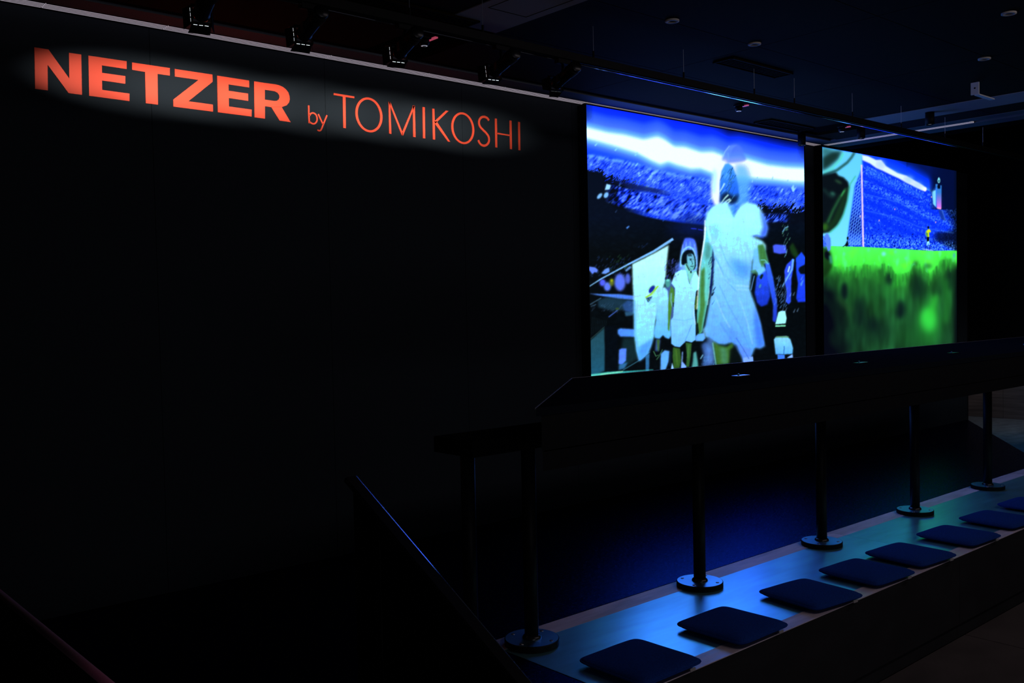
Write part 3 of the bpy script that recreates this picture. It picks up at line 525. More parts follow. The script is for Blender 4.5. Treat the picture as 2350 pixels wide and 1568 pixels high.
# ceiling: dark panels, grey perimeter band with glowing slots, grey cross bands
ce = struct(B().box((-3.2, -3, CZ+.03), (8.95, WY+.2, CZ+.2)).out('ceiling', M['void']), 'dark coffered ceiling over the hall')
struct(B().box((8.95, -3, 4.55), (12.4, 9, 4.7)).out('ceiling', M['void'])); struct(B().box((8.9, -3, CZ+.01), (8.95, 9, 4.6)).out('trim_1', M['void']))
cx = [-3.2, -1.5, .3, 1.7, 3.08, 3.46, 4.9, 6.3, 7.56, 7.94, 8.30]; cy = [-1.8, -.9, 0, .9, 1.8, 2.55, 3.3, 4.02, 4.735]
for i, (a, b) in enumerate(zip(cx, cx[1:])):
    if i in (4, 8): continue
    for j, (c0, c1) in enumerate(zip(cy, cy[1:])):
        B().box((a+.0025, c0+.0025, CZ+.004), (b-.0025, c1-.0025, CZ+.03)).out('ceiling_panel', M['ceil'], ce)
for k, (a, b) in enumerate(((3.08, 3.46), (7.56, 7.94))):
    t = struct(B().box((a, -2, CZ), (b, 4.02 if k == 0 else 4.2, CZ+.03)).out('trim_2' if k == 0 else 'trim_3', M['band2']), 'lighter grey band crossing the ceiling')
    if k == 0:
        for q in (((a+.06, 2.5, CZ-.0015), (a+.064, 3.7, CZ)), ((b-.064, 2.5, CZ-.0015), (b-.06, 3.7, CZ)), ((a+.06, 3.7, CZ-.0015), (b-.06, 3.704, CZ)), ((a+.06, 3.1, CZ-.0015), (b-.06, 3.104, CZ))): B().box(*q).out('hatch_joint', M['void'], t)
struct(B().box((-3.2, 4.735, CZ+.012), (8.30, 4.80, CZ+.03)).out('trim_4', M['void']))
struct(B().box((-3.2, 4.80, CZ), (8.30, 4.955, CZ+.03)).out('trim_5', M['band']), 'grey ceiling band along the wall')
struct(B().box((8.30, -2, CZ), (8.43, 4.955, CZ+.03)).out('trim_6', M['band'])); struct(B().box((8.53, -2, CZ), (8.72, WY, CZ+.03)).out('trim_7', M['band']))
struct(B().box((8.72, -3, CZ+.001), (8.95, WY+.2, CZ+.03)).out('trim_8', M['void']))
def slot_unit(p0, p1, q0, q1, along, label, n=4):
    """a linear ceiling slot: housing, lines with a glow put in and the dark fins between them"""
    t = thing('glow_slot', ((p0+p1)/2 if along == 'x' else (q0+q1)/2, (q0+q1)/2 if along == 'x' else (p0+p1)/2, CZ), label, 'ceiling light', 'linear slots with added glow along the ceiling edge')
    L = Vector(t.location); f = lambda u, v, z: (Vector((u, v, z)) if along == 'x' else Vector((v, u, z))) - L
    B().box(f(p0, q0, CZ+.012), f(p1, q1, CZ+.028)).out('housing', M['fin'], t); w = (q1-q0)/n
    for i in range(n):
        B().box(f(p0, q0+w*(i+.20), CZ+.0005), f(p1, q0+w*(i+.80), CZ+.012)).out('glow_line', M['slot'], t)
    for i in range(n+1): B().box(f(p0, q0+w*(i-.10) if i else q0, CZ-.0005), f(p1, q0+w*(i+.10) if i < n else q1, CZ+.012)).out('fin', M['fin'], t)
    return t
sx = [-3.1, -1.2, .35, 1.40, 2.0, 2.98, 3.70, 4.35, 5.16, 6.3, 7.3, 8.42]
for i, (a, b) in enumerate(zip(sx, sx[1:])):
    slot_unit(a+.002, b-.002, 4.962, 5.046, 'x', 'four-line ceiling slot with added glow along the wall, ' + ['out of frame at far left', 'leftmost in view at the frame corner', 'second length from the frame corner', 'above the letter N of the red sign', 'above the first letter E', 'above the letters Z E R', 'above the letters T O M', 'above the letters K O S', 'between the sign and the left screen', 'above the left half of the left screen', 'above the right half of the left screen'][i] if i else 'ceiling slot with added glow beyond the left edge of the frame')
slot_unit(4.25, 4.955, 8.435, 8.525, 'y', 'slot with added glow turning the ceiling corner between both screens', 3); slot_unit(3.56, 4.245, 8.435, 8.525, 'y', 'slot piece with added glow ending free above the right screen', 3)

# ---------------------------------------------------------------- tier bench with steel tops
bx = [2.66, 5.548, 8.475, 11.40]
bl = ['low bench unit under the first posts, brightest blue steel top', 'low bench unit in the middle of the row with teal sheen', 'low bench unit at the right edge of the frame']
for i, (a, b) in enumerate(zip(bx, bx[1:])):
    t = thing('tier_bench', ((a+b)/2, 2.833, -.49), bl[i], 'bench', 'low bench units in a row'); L = t.location
    f = lambda x, y, z: Vector((x, y, z)) - L
    B().box(f(a+.002, 2.4255, -.489), f(b-.002, 3.25, -.0225)).out('body', M['side'], t)
    B().box(f(a+.002, 2.409, -.40), f(b-.002, 2.425, -.0037)).out('front_board', M['side'], t)
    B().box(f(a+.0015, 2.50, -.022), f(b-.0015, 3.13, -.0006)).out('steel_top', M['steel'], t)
    B().box(f(a+.0015, 3.13, -.022), f(b-.0015, 3.25, 0)).out('edge_strip', M['strip'], t); B().box(f(a+.0015, 2.408, -.0035), f(b-.0015, 2.50, 0)).out('edge_strip', M['strip'], t)

# ---------------------------------------------------------------- long bar counter on posts
cy0, cy1, cz1, czm = 2.55, 3.47, 1.129, .893
end = lambda y: 3.41 + (y-3.43)*1.205           # oblique left end
ct = thing('bar_counter', (6.5, 3.0, cz1), 'long black bar counter on posts running across under both screens', 'counter'); L = ct.location
g = lambda x, y, z: Vector((x, y, z)) - L
B().prism([g(end(cy0), cy0, cz1), g(11.2, cy0, cz1), g(11.2, cy1, cz1), g(end(cy1), cy1, cz1)], (0, 0, -.03)).out('counter_top', mat('counter_top_laminate', (.006, .008, .012), .6, spec=.0), ct)
B().prism([g(end(cy0)+.03, cy0+.004, cz1-.031), g(11.2, cy0+.004, cz1-.031), g(11.2, cy1-.01, cz1-.031), g(end(cy1)+.03, cy1-.01, cz1-.031)], (0, 0, -.13)).out('upper_apron', M['black'], ct)
B().prism([g(end(cy0)+.03, cy0, cz1-.165), g(11.2, cy0, cz1-.165), g(11.2, cy1-.01, cz1-.165), g(end(cy1)+.03, cy1-.01, cz1-.165)], (0, 0, czm-cz1+.165)).out('lower_apron', M['black'], ct)
B().box(g(end(cy1), cy1, cz1-.003), g(11.2, cy1+.003, cz1+.002)).out('edge_trim', mat('thin_edge_trim', (.30, .27, .30), .4, metal=.5), ct)
B().box(g(2.40, 2.99, .893), g(11.1, 3.25, .96)).out('support_beam', M['void'], ct)
d = Vector((end(cy0)-end(cy1), cy0-cy1, 0)); nrm = Vector((-d.y, d.x, 0)).normalized()*.003
B().prism([g(end(cy1), cy1, cz1+.002), g(end(cy1), cy1, cz1+.002)+d, g(end(cy1), cy1, cz1+.002)+d-nrm, g(end(cy1), cy1, cz1+.002)-nrm], (0, 0, -.005)).out('edge_trim', bpy.data.materials['thin_edge_trim'], ct)
def plate(x, lab):
    t = thing('outlet_plate', (x, 2.84, cz1), lab, 'outlet', 'small glossy plates in the counter top')
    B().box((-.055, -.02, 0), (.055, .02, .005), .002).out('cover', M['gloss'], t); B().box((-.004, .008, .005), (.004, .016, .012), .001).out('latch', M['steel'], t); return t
o0 = plate(4.03, 'small glossy plate in the black counter top, nearest, below the left screen')
for x, lab in ((5.23, 'small glossy plate in the black counter top below the gap between the screens'), (6.46, 'small glossy plate in the black counter top below the right screen'), (7.70, 'small glossy plate in the black counter top near the right frame edge')):
    c = copy_tree(o0); c.location.x = x; c['label'] = lab

pl = thing('counter_post', (4.026, 3.111, 0), 'black round counter post whose base plate shines bright blue', 'post', 'round posts carrying the counter')
B().lathe([(0, 0), (.1215, 0), (.1225, .003), (.1225, .026), (.1205, .0285), (.118, .0287), (0, .0287)], n=56).out('base_plate', M['black'], pl)
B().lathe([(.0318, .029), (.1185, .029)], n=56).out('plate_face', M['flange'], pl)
B().cyl((0, 0, .029), (0, 0, czm), .0318, n=32).out('pole', M['black'], pl, True)
B().lathe([(.0318, .044), (.038, .040), (.042, .034), (.042, .029)], n=32).out('collar', M['gloss'], pl, True)
for k in range(4):
    a = math.radians(20+90*k); x, y = .096*math.cos(a), .096*math.sin(a)
    B().lathe([(.0, .0315), (.004, .0315), (.0045, .029), (.008, .029), (.0085, .0305), (.0095, .029)], (x, y, 0), n=14).out('screw', M['screw'], pl)
pp = pl
for x, y, lab in ((2.538, 3.197, 'black round post half hidden behind the stair handrail, leftmost base plate'), (2.803, 3.099, 'black round counter post at the dark left bench end, second base plate from left'),
                  (5.233, 3.108, 'black round counter post with dark blue base plate right of the brightest one'), (6.462, 3.112, 'black round counter post, second to the right of the brightest base plate'),
                  (7.689, 3.117, 'black round counter post near the right frame edge, farthest in view')):
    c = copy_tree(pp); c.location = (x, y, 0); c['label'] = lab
    if x < 2.6:
        for ch in c.children:
            if ch.name.startswith('pole'): pass

# ---------------------------------------------------------------- seat cushions
def cushion_mesh():
    n = 32; hw = .187; b = bmesh.new(); lay = {}
    def prof(u, v):
        e = 5.5; r = (abs(u)**e + abs(v)**e)**(1/e); return r
    for s in (1, -1):
        for i in range(n+1):
            for j in range(n+1):
                u, v = -1+2*i/n, -1+2*j/n
                x = u; y = v; m = max(abs(u), abs(v))
                if m > 1e-6:
                    r = (abs(u/m)**10 + abs(v/m)**10)**(1/10); x, y = u/r, v/r       # rounded square
                h = (1-m**4)**.5 if m < 1 else 0
                z = .026 + s*(.003 + .020*h**1.3) + .003*math.sin(3.1*x+1)*math.sin(2.4*y)*(s > 0)*h
                if s < 0: z = max(.0035, .026 - .003 - .020*h)
                lay[s, i, j] = b.verts.new((x*hw, y*hw, z))
        for i in range(n):
            for j in range(n):
                q = [lay[s, i, j], lay[s, i+1, j], lay[s, i+1, j+1], lay[s, i, j+1]]; b.faces.new(q if s > 0 else q[::-1])
    rim = [(i, 0) for i in range(n)] + [(n, j) for j in range(n)] + [(n-i, n) for i in range(n)] + [(0, n-j) for j in range(n)]
    for k in range(len(rim)):
        p, q = rim[k], rim[(k+1) % len(rim)]; b.faces.new((lay[1, *p], lay[-1, *p], lay[-1, *q], lay[1, *q]))
    ring = [Vector((lay[1, *p].co.x, lay[1, *p].co.y, .026)) for p in rim]
    return b, ring
cb, ring = cushion_mesh()
cu = thing('seat_cushion', (2.94, 2.584, 0), 'square navy felt seat cushion nearest the camera at the frame bottom', 'cushion', 'navy cushions along the bench edge')
s = B(); s.b.free(); s.b = cb; pad = s.out('pad', M['felt'], cu, True)
s = B(); n = len(ring); k = 6; rg = []
for i, p in enumerate(ring):
    tv = (ring[(i+1) % n] - ring[i-1]).normalized(); o = Vector((0, 0, 1)).cross(tv)
    rg.append([s.b.verts.new(p + (o*math.cos(2*math.pi*j/k) + Vector((0, 0, math.sin(2*math.pi*j/k))))*.0042) for j in range(k)])
for i in range(n):
    for j in range(k): s.b.faces.new((rg[i][j], rg[(i+1) % n][j], rg[(i+1) % n][(j+1) % k], rg[i][(j+1) % k]))
s.out('piping', M['felt'], cu, True)
B().box((.085, -.1935, .008), (.118, -.1905, .020)).out('label_tag', M['tag'], cu)
for x, r, lab in ((3.578, 0, 'square navy felt seat cushion, second from the frame bottom, woven tag at its corner'), (4.238, -7, 'square navy felt seat cushion, third from the frame bottom, turned slightly'),
                  (4.80, -4, 'square navy felt seat cushion, fourth from the frame bottom'), (5.305, -5, 'square navy felt seat cushion lying over the seam in the bench top'),
                  (5.935, -3, 'square navy felt seat cushion just past the seam, third from the right frame edge'), (6.548, -5, 'square navy felt seat cushion, second from the right frame edge'), (7.165, -3, 'square navy felt seat cushion cut by the right frame edge')):
    c = copy_tree(cu); c.location.x = x; c.rotation_euler.z = math.radians(r); c['label'] = lab

# ---------------------------------------------------------------- the two lit screens
def hom(src, dst):
    A = []; r = []
    for (x, y), (u, v) in zip(src, dst): A += [[x, y, 1, 0, 0, 0, -u*x, -u*y], [0, 0, 0, x, y, 1, -v*x, -v*y]]; r += [u, v]
    return np.append(np.linalg.solve(np.array(A, float), np.array(r, float)), 1).reshape(3, 3)
def screen(name, x0, x1, z0, z1, corners, pic, nu, nv, label, vig):
    t = thing('light_box_screen', ((x0+x1)/2, SY, z0), label, 'screen', 'large wall screens'); L = t.location
    H = hom([(0, 0), (1, 0), (1, 1), (0, 1)], corners)          # screen face (u right, v down) -> traced picture
    u, v = np.meshgrid(np.linspace(0, 1, nu), np.linspace(0, 1, nv)); p = H @ np.stack([u.ravel(), v.ravel(), np.ones(u.size)])
    px, py = p[0]/p[2]-pic.x0-.5, p[1]/p[2]-pic.y0-.5; px = np.clip(px, 0, pic.w-1.001); py = np.clip(py, 0, pic.h-1.001)
    i, j = px.astype(int), py.astype(int); a, b = (px-i)[:, None], (py-j)[:, None]; I = pic.a/255.
    s = (I[j, i]*(1-a) + I[j, i+1]*a)*(1-b) + (I[j+1, i]*(1-a) + I[j+1, i+1]*a)*b
    lin = np.where(s <= .04045, s/12.92, ((s+.055)/1.055)**2.4)
    lin[:, 2] *= 1 + (.6 + 3.2*np.clip(s[:, 1]-.25, 0, 1)/.75)*np.clip((s[:, 2]-.9)/.1, 0, 1); lin[:, 1] *= 1 + 1.6*np.clip((s[:, 1]-.93)/.07, 0, 1)*np.clip((s[:, 2]-.9)/.1, 0, 1)   # the display is brighter than the camera could record
    co = np.stack([x0-L.x + (x1-x0)*u.ravel(), np.zeros(u.size), (z1-z0)*(1-v.ravel())], 1)
    idx = np.arange(nu*nv).reshape(nv, nu); F = np.stack([idx[1:, :-1], idx[1:, 1:], idx[:-1, 1:], idx[:-1, :-1]], -1).reshape(-1, 4)
    me = bpy.data.meshes.new('display'); me.vertices.add(nu*nv); me.vertices.foreach_set('co', co.ravel()); nf = len(F)
    me.loops.add(nf*4); me.loops.foreach_set('vertex_index', F.ravel()); me.polygons.add(nf); me.polygons.foreach_set('loop_start', np.arange(nf)*4)
    me.update(calc_edges=True); at = me.color_attributes.new('picture', 'FLOAT_COLOR', 'POINT')
    at.data.foreach_set('color', np.c_[lin, np.ones(len(lin))].astype(np.float32).ravel())
    m = bpy.data.materials.new('screen_picture_' + name); m.use_nodes = True; nt = m.node_tree; bs = nt.nodes['Principled BSDF']; ca = nt.nodes.new('ShaderNodeVertexColor'); ca.layer_name = 'picture'
    bs.inputs['Base Color'].default_value = (.01, .01, .01, 1); bs.inputs['Roughness'].default_value = .5; bs.inputs['Specular IOR Level'].default_value = .1
    nt.links.new(ca.outputs[0], bs.inputs['Emission Color']); bs.inputs['Emission Strength'].default_value = 1.0
    me.materials.append(m); o = bpy.data.objects.new('display', me); C.objects.link(o); o.parent = t
    f = lambda x, y, z: Vector((x, y, z)) - L
    B().box(f(x0-.004, SY+.006, z0-.004), f(x1+.004, WY-.001, z1+.004)).out('housing', M['void'], t)
    for q in (((x0-.012, SY-.002, z0-.010), (x0-.001, SY+.03, z1+.010)), ((x1+.001, SY-.002, z0-.010), (x1+.012, SY+.03, z1+.010)), ((x0-.012, SY-.002, z0-.010), (x1+.012, SY+.03, z0-.001)), ((x0-.012, SY-.002, z1+.001), (x1+.012, SY+.03, z1+.010))):
        B().box(f(*q[0]), f(*q[1])).out('frame_profile', M['void'], t)
screen('left', 5.142, 8.102, .966, 3.0, [(1345, 240.3), (1845, 328.6), (1851, 819.5), (1357, 866)], picture_left(), 520, 540, 'large lit screen at left showing footballers in white walking into a night stadium', 1)
screen('right', 8.426, 11.386, .966, 3.0, [(1886.2, 336), (2195, 391), (2199, 787.5), (1893.5, 815.8)], picture_right(), 330, 470, 'large lit screen at right showing goal net, crowd and bright green pitch', 0)

# ---------------------------------------------------------------- red wall lettering
K = 2.9375
def wp(x, y, ox=0): p = onY(ox + x/K, y/K, WY); return Vector((p.x, WY-.0005, p.z))
sg = thing('wall_lettering', (2.9, WY, 2.5), 'red wall lettering that reads NETZER by TOMIKOSHI on the black wall', 'sign'); sL = Vector(sg.location)
def letter(name, polys, thick=.004):
    b = B()
    for P in polys: b.prism([p - sL for p in P], (0, -thick, 0))
    return b.out(name, M['red'], sg)
def stroke(P, w, taper=None):
    """flat outline of a pen stroke on the wall, w in metres"""
    P = [Vector((p.x, 0, p.z)) for p in P]; Lf = []; Rt = []; n = len(P)
    for i, p in enumerate(P):
        t = (P[min(i+1, n-1)] - P[max(i-1, 0)]).normalized(); q = Vector((-t.z, 0, t.x)); ww = w/2 if not taper else w/2*taper[i]
        Lf.append(p + q*ww); Rt.append(p - q*ww)
    quads = []
    for i in range(n-1): quads.append([Vector((v.x, WY-.0005, v.z)) for v in (Lf[i], Lf[i+1], Rt[i+1], Rt[i])])
    return quads
def ribbon(name, strokes):
    """strokes joined into one watertight letter body"""
    b = B()
    for Q in strokes:
        n = len(Q)
        fr = [[b.b.verts.new(q - sL) for q in (Q[0][0], Q[0][3])]] + [[b.b.verts.new(q - sL) for q in (x[1], x[2])] for x in Q]
        bk = [[b.b.verts.new(v.co + Vector((0, -.004, 0))) for v in r] for r in fr]
        for i in range(n):
            b.b.faces.new((fr[i][0], fr[i+1][0], fr[i+1][1], fr[i][1])); b.b.faces.new((bk[i][0], bk[i][1], bk[i+1][1], bk[i+1][0]))
            b.b.faces.new((fr[i][0], bk[i][0], bk[i+1][0], fr[i+1][0])); b.b.faces.new((fr[i][1], fr[i+1][1], bk[i+1][1], bk[i][1]))
        for i in (0, n): b.b.faces.new((fr[i][0], fr[i][1], bk[i][1], bk[i][0]))
    return b.out(name, M['red'], sg)
def smooth(P, n=5, closed=False):
    out = []; m = len(P); rng = range(m if closed else m-1)
    for i in rng:
        a, b, c, d = (P[i-1], P[i], P[(i+1) % m], P[(i+2) % m]) if closed else (P[max(i-1, 0)], P[i], P[i+1], P[min(i+2, m-1)])
        for k in range(n):
            t = k/n; out.append(((b*2) + (c-a)*t + (a*2-b*5+c*4-d)*t*t + (-a+b*3-c*3+d)*t**3)*.5)
    if not closed: out.append(P[-1])
    return out
W = lambda pts, ox=0: [wp(x, y, ox) for x, y in pts]
letter('letter_n', [W([(230,320),(325,335),(465,530),(463,357),(546,369),(551,641),(461,629),(319,437),(321,611),(235,600)])])
letter('letter_e', [W([(594,376),(852,414),(852,467),(685,442),(686,492),(843,514),(843,566),(686,544),(687,607),(871,632),(871,683),(599,647)])])
letter('letter_t', [W([(888,422),(1143,460),(1143,511),(1060,499),(1063,707),(981,697),(976,486),(889,472)])])
letter('letter_z', [W([(1176,466),(1430,504),(1431,553),(1268,684),(1433,706),(1434,754),(1167,720),(1166,672),(1336,540),(1177,517)])])
letter('letter_e', [W([(1462,511),(1677,544),(1678,591),(1538,570),(1539,613),(1670,632),(1671,681),(1540,662),(1541,719),(1694,740),(1694,787),(1467,758)])])
letter('letter_r', [W([(1711,549),(1783,560),(1783,606),(1783,673),(1784,717),(1784,801),(1714,792)]),
    W([(1783,560),(1850,569),(1878,575),(1905,587),(1926,604),(1941,624),(1949,648),(1951,672),(1946,692),(1930,711),(1896,723),(1826,723),(1784,717),(1783,673),(1850,682),(1866,680),(1877,671),(1882,657),(1880,642),(1870,627),(1850,616),(1783,606)]),
    W([(1826,722),(1896,722),(1957,825),(1883,814)])])
ribbon('letter_b', [stroke(W([(2079,712),(2080,772),(2083,832)]), .0095), stroke(smooth(W([(2084,782),(2094,766),(2110,763),(2126,773),(2135,795),(2133,818),(2120,834),(2102,834),(2085,822)])), .0095)])
ribbon('letter_y', [stroke(W([(2143,770),(2175,838)]), .0095), stroke(smooth(W([(2202,778),(2178,838),(2166,868),(2158,880),(2148,882),(2138,877)])), .0095)])
X2 = 700
letter('letter_t', [W([(191,628),(330,651),(330,664),(271,655),(273,866),(256,863),(252,652),(191,642)], X2)])
def ring_letter(name, cx, cy, xa, xb, ytop, ybot):
    l, r, t, b = wp(xa[0], xa[1], X2), wp(xb[0], xb[1], X2), wp(cx, ytop, X2), wp(cx, ybot, X2); c0 = (l+r)/2; zc = (t.z+b.z)/2; a, h = (r.x-l.x)/2, (t.z-b.z)/2; n = 56
    o = [Vector((c0.x + a*math.cos(q), WY-.0005, zc + h*math.sin(q))) for q in (2*math.pi*k/n for k in range(n))]
    i = [Vector((c0.x + (a-.0172)*math.cos(q), WY-.0005, zc + (h-.0135)*math.sin(q))) for q in (2*math.pi*k/n for k in range(n))]
    b_ = B(); V = [[b_.b.verts.new(p - sL + Vector((0, dy, 0))) for p in P] for P in (o, i) for dy in (0, -.004)]
    for k in range(n):
        m = (k+1) % n
        for A, Bq in ((0, 2), (1, 3), (0, 1), (2, 3)): b_.b.faces.new((V[A][k], V[A][m], V[Bq][m], V[Bq][k]))
    return b_.out(name, M['red'], sg)
ring_letter('letter_o', 430, 776, (337, 762), (520, 792), 659, 893)
letter('letter_m', [W([(561,686),(572,689),(580,904),(565,902)], X2), W([(561,686),(573,690),(655,893),(655,915),(650,914)], X2), W([(728,712),(738,714),(659,915),(651,914),(652,893)], X2), W([(724,713),(738,715),(743,926),(727,924)], X2)])
letter('letter_i', [W([(790,722),(805,724),(808,935),(793,933)], X2)])
letter('letter_k', [W([(856,733),(870,735),(875,943),(860,941)], X2), W([(868,820),(947,746),(965,749),(884,826),(876,833)], X2), W([(872,822),(884,818),(977,957),(961,955),(876,838)], X2)])
ring_letter('letter_o', 1061, 866, (984, 856), (1139, 876), 759, 972)
ribbon('letter_s', [stroke(smooth(W([(1238,813),(1227,798),(1208,789),(1188,792),(1174,808),(1171,833),(1180,857),(1198,877),(1220,899),(1236,924),(1238,952),(1226,974),(1206,983),(1186,977),(1173,962),(1166,945)], X2)), .0155)])
letter('letter_h', [W([(1278,799),(1291,801),(1294,997),(1281,994)], X2), W([(1290,895),(1380,909),(1380,919),(1291,905)], X2), W([(1377,813),(1390,815),(1393,1008),(1380,1006)], X2)])
letter('letter_i', [W([(1435,822),(1447,824),(1449,1015),(1437,1013)], X2)])

# ---------------------------------------------------------------- suspended lighting track with framing spotlights
TY, TZ = 3.6, 2.80
tr = thing('lighting_track', (5, TY, TZ), 'long black lighting track hung by thin wires below the ceiling', 'lighting track'); L = tr.location
s = B(); prof = [(-.020, .045), (.020, .045), (.020, .006), (.014, .0), (.006, .0), (.004, .004), (-.004, .004), (-.006, .0), (-.014, .0), (-.020, .006)]
s.prism([Vector((-6.0, y, z)) for y, z in prof], (12.2, 0, 0)).out('rail', M['black'], tr)
for y in (.0135,): B().box((-6.0, y-.0045, -.0025), (6.2, y+.0045, -.0002), .001).out('track_lip', M['lip'], tr)
for x in (1.45, 2.24, 2.579, 3.015, 3.796, 4.573, 5.298, 5.767, 6.535, 7.282, 8.05, 8.8):
    B().cyl((x-5, 0, .045), (x-5, 0, .085), .006, n=10).out('cable_gripper', M['black'], tr); B().cyl((x-5, 0, .085), (x-5, 0, (CZ if x < 8.9 else 4.5)-TZ), .0012, n=6).out('hanging_wire', M['wire'], tr)
def spotlight(x, lab, aimx, door):
    head = Vector((x, TY+.0, 2.708)); aim = Vector((aimx, WY, 2.715))
    t = thing('track_spotlight', (x, TY, TZ), lab, 'spotlight', 'framing spotlights on the track'); L = Vector(t.location)
    B().box((-.045, -.017, -.022), (.045, .017, .003), .003).out('adapter', M['black'], t); B().cyl((0, 0, -.02), (0, 0, -.085), .007, n=14).out('stem', M['black'], t, True)
    baim = Vector((aimx, WY, 2.44)); q = (baim-head).to_track_quat('-Z', 'Y').to_matrix().to_4x4(); mt = Matrix.Translation(head-L) @ q           # local -Z looks at the wall
    B().lathe([(0, .150), (.027, .150), (.030, .145), (.030, -.055), (.034, -.058), (.034, -.075), (.028, -.078)], n=28).xf(mt).out('housing', M['satin'], t, True)
    ms = mt @ Matrix.Translation((0, 0, -.01)) @ Matrix.Scale(.84, 4)
    for k in range(7): B().lathe([(.029, .075+.009*k), (.034, .076+.009*k), (.034, .079+.009*k), (.029, .080+.009*k)], n=24).xf(mt).out('cooling_fin', M['black'], t)
    B().box((-.038, -.030, -.012), (-.030, .012, .020), .002).xf(mt).out('yoke', M['black'], t)
    s = B()
    for a, b in (((-.047, -.047, -.098), (-.041, .047, -.074)), ((.041, -.047, -.098), (.047, .047, -.074)), ((-.047, -.047, -.098), (.047, -.041, -.074)), ((-.047, .041, -.098), (.047, .047, -.074))): s.box(a, b)
    s.xf(ms).out('gel_frame', M['black'], t)
    B().lathe([(0, -.076), (.026, -.077)], n=24).xf(mt).out('lens', M['lamp'], t)
    # four barn doors around the frame, folded forward
    for k, (ang, ln) in enumerate(door):
        m2 = ms @ Matrix.Rotation(k*math.pi/2, 4, 'Z') @ Matrix.Translation((0, -.047, -.098)) @ Matrix.Rotation(math.radians(ang), 4, 'X')
        B().prism([Vector((-.045, 0, 0)), Vector((.045, 0, 0)), Vector((.045*(.72 if ln < .05 else 1.15), 0, -ln)), Vector((-.045*(.72 if ln < .05 else 1.15), 0, -ln))], (0, -.0015, 0)).xf(m2).out('barn_door', M['black'], t)
        for j in range(3):
            if (k + j) % 2 or k in (0, 3): B().box((-.036+.026*j, -.0015, .002), (-.018+.026*j, .0015, .0045)).xf(m2).out('leak_glow', M['lamp'], t)  # glowing strips put in for light leaking past the doors
    l = light('spot_beam', 'SPOT', head + (baim-head).normalized()*.135, aim, SPW, (1, .97, .92), .006, .26, 58, 1.)
    l.parent = t; l.matrix_parent_inverse = Matrix.Translation(-L)
    return t
SPW = 68.0
D0 = [(-18, .055), (-25, .055), (-18, .055), (-25, .055)]
spotlight(1.60, 'black framing spotlight with barn doors, leftmost on the track', 1.90, D0)
spotlight(2.06, 'black framing spotlight above the letter E, second from left', 2.28, D0)
spotlight(2.55, 'black framing spotlight above the lowercase by, third from left', 2.86, [(-10, .05), (-25, .055), (-18, .055), (-25, .055)])
spotlight(3.13, 'black framing spotlight, fourth from left, bright slit under its door', 3.42, [(-8, .05), (-20, .055), (-18, .055), (-30, .055)])
spotlight(3.56, 'black framing spotlight with a bright white triangle at its lens, rightmost', 3.96, [(-35, .04), (-30, .035), (-40, .035), (-60, .04)])

# ---------------------------------------------------------------- small ceiling fittings
def downlight(x, y, lab, r=.038):
    t = thing('recessed_downlight', (x, y, CZ), lab, 'ceiling light', 'round recessed ceiling fittings')
    B().lathe([(r, .003), (r, -.004), (r*.62, -.006), (r*.58, .0), (r*.56, .003)], n=36).out('ring', M['ring'], t, True); B().lathe([(0, .002), (r*.58, .002)], n=24).out('recess', M['void'], t); return t
d0 = downlight(4.07, 3.276, 'pale ring of a round ceiling fitting, brightest and leftmost one')
for x, y, lab in ((4.82, 3.27, 'round ceiling fitting ring right of the brightest pale ring'), (6.31, 2.57, 'round ceiling fitting ring near the right frame edge, above the white bracket'), (5.42, 2.08, 'round ceiling fitting in the top right frame corner')):
    c = copy_tree(d0); c.location = (x, y, CZ); c['label'] = lab
def can(x, y, lab):
    t = thing('cylinder_spotlight', (x, y, CZ), lab, 'ceiling light', 'small black cylinder ceiling lights')
    B().lathe([(0, 0), (.035, 0), (.035, -.10), (.030, -.102), (.026, -.092)], n=24).out('housing', M['black'], t, True); B().lathe([(0, -.094), (.026, -.094)], n=20).out('lens', M['dim'], t); return t
c0 = can(7.74, 4.76, 'small black cylinder light in front of the ceiling band above the left screen corner')
for x, y, lab in ((7.73, 3.58, 'small black cylinder light on the grey ceiling cross band'), (7.86, 4.25, 'small black cylinder light just under the track near the corner slot')):
    c = copy_tree(c0); c.location = (x, y, CZ); c['label'] = lab
def mini(x, y, lab, first=[]):
    if first: c = copy_tree(first[0]); c.location = (x, y, CZ); c['label'] = lab; return
    t = thing('ceiling_sensor_spot', (x, y, CZ), lab, 'ceiling light', 'small black spots with a red bar'); first.append(t)
    B().box((-.03, -.03, -.012), (.03, .03, 0), .003).out('base', M['black'], t); B().lathe([(0, -.012), (.028, -.012), (.03, -.03), (.024, -.048), (0, -.05)], n=20).out('head', M['black'], t, True)
    B().box((.035, -.055, -.010), (.055, .035, -.002)).out('red_bar', M['redlamp'], t); B().lathe([(.012, -.0512), (.015, -.0505), (.018, -.0495)], n=16).out('lens_ring', M['dim'], t)
mini(3.19, 4.32, 'small black ceiling spot with a red bar, leftmost, above the letters K O'); mini(6.18, 4.34, 'small black ceiling spot with a red bar above the middle of the left screen'); mini(7.68, 4.33, 'small black ceiling spot with a red bar near the corner slot')
def grille(x, y, lx, ly, lab, nm='air_grille'):
    t = thing(nm, (x, y, CZ), lab, 'air vent'); fr = B()
    for a, b in (((-lx, -ly), (lx, -ly+.012)), ((-lx, ly-.012), (lx, ly)), ((-lx, -ly), (-lx+.012, ly)), ((lx-.012, -ly), (lx, ly))): fr.box((a[0], a[1], -.008), (b[0], b[1], .002))
    fr.out('frame', M['ceil'], t); n = 5
    for k in range(n): y0 = -ly+.02 + (2*ly-.04)*k/n; B().box((-lx+.012, y0, -.005), (lx-.012, y0+.006, .001)).out('slat', M['ceil'], t)
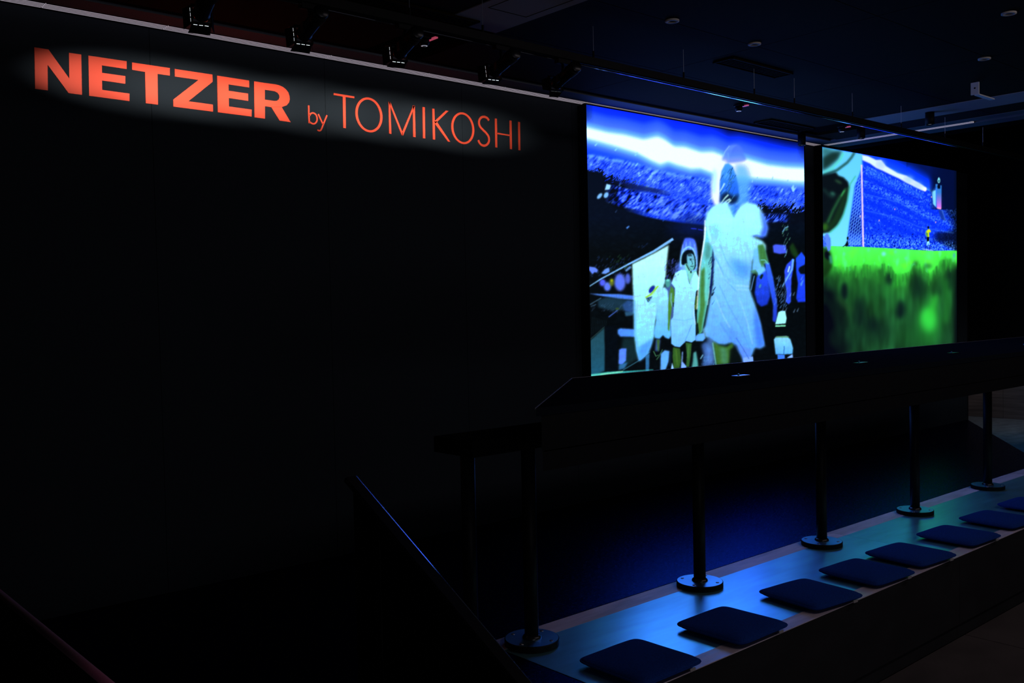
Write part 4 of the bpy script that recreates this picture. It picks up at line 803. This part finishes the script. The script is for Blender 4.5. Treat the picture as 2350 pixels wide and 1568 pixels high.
grille(7.22, 4.60, .34, .085, 'pale flat air grille in the ceiling above the left screen'); grille(5.30, 3.60, .34, .075, 'dark air grille in the ceiling above the blue lit track edge')
grille(2.85, 3.97, .40, .07, 'long dark air grille at the top frame edge')
t = thing('ceiling_bracket', (6.95, 2.92, CZ), 'pale L shaped bracket under the ceiling at the right', 'bracket')
B().box((-.012, -.055, -.085), (.0, .0, 0)).out('upright_plate', M['white'], t); B().box((0, -.055, -.090), (.26, -.02, -.082)).out('arm', M['white'], t); B().cyl((-.014, -.028, -.04), (.002, -.028, -.04), .006, n=10).out('bolt', M['black'], t)
# pairs of wires over the right screen
wl = ['nearest the corner slot', 'second from the corner slot', 'third from the corner slot', 'fourth from the corner slot', 'above the middle of the right screen', 'second from the wall end', 'nearest the wall end']
for x, lab in zip((8.99, 9.09, 9.64, 9.73, 10.38, 11.24, 11.37), wl):
    t = thing('suspension_cable', (x, WY+.03, CZ+.4), 'thin steel suspension cable over the right screen, ' + lab, 'cable', 'thin cables above the right screen')
    B().cyl((0, 0, 0), (0, 0, 1.13), .0022, n=6).out('wire', M['wire'], t); B().cyl((0, 0, 0), (0, 0, .03), .007, n=10).out('ferrule', M['screw'], t)

# ---------------------------------------------------------------- stairs, handrail and barrier in the dark foreground
for k in range(3): struct(B().box((-3.2, 1.50+.30*k, -.505), (2.64, 2.41, -.49+.1633*(k+1)-(.012 if k == 2 else 0)), .004).out('step', M['carpet']), 'dark stair step left of the bench')['category'] = 'step'
A0, A1 = Vector((1.6, 2.62, .963)), Vector((1.6, 1.0, .097)); dr = (A1-A0).normalized()
hr = thing('stair_handrail', (1.6, 2.5, -.01), 'black sloping stair handrail with a thin blue lit edge in the foreground', 'handrail'); L = Vector(hr.location)
nv = Vector((0, -dr.z, dr.y)); nv = nv if nv.z > 0 else -nv; ww = .022; o = []
pr_ = [(-ww, -.008), (-ww, .004), (-ww+.004, .008), (ww-.004, .008), (ww, .004), (ww, -.008)]
B().prism([A0 - L + Vector((a, 0, 0)) + nv*b for a, b in pr_], A1-A0).out('rail', mat('handrail_enamel', (.006, .006, .007), .3, spec=.4), hr)
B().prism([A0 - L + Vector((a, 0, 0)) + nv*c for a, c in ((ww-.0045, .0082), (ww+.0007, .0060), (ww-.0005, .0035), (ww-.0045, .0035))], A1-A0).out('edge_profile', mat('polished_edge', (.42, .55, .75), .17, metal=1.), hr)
B().prism([Vector((1.596, 2.60, .93))-L, Vector((1.596, 1.0, .085))-L, Vector((1.596, 1.0, -.47))-L, Vector((1.596, 1.5, -.47))-L, Vector((1.596, 2.42, .02))-L, Vector((1.596, 2.60, .02))-L], (.008, 0, 0)).out('infill_panel', M['void'], hr)
for y in (2.47, 1.75): z = .9 + (y-2.5)*.534; B().box(Vector((1.592, y-.02, -.012 if y > 2.41 else -.19))-L, Vector((1.608, y+.02, z-.008))-L).out('post', M['black'], hr)
bw = thing('pleated_barrier', (.47, 2.1, -.49), 'dark pleated barrier with a plum velvet top edge at bottom left', 'barrier'); L = Vector(bw.location)
B().box(Vector((.44, 1.30, -.489))-L, Vector((.515, 3.1, .868))-L).out('panel', M['pleat'], bw)
s = B(); s.box(Vector((.432, 1.28, .868))-L, Vector((.505, 3.12, .893))-L, .006).out('top_cap', M['void'], bw); B().cyl(Vector((.510, 1.28, .888))-L, Vector((.510, 3.12, .888))-L, .011, n=14).out('velvet_roll', M['fabric'], bw, True)
for k in range(60): y = 1.32+.029*k; B().cyl(Vector((.438, y, -.30))-L, Vector((.438, y, .82))-L, .011, n=8).out('pleat', M['pleat'], bw)
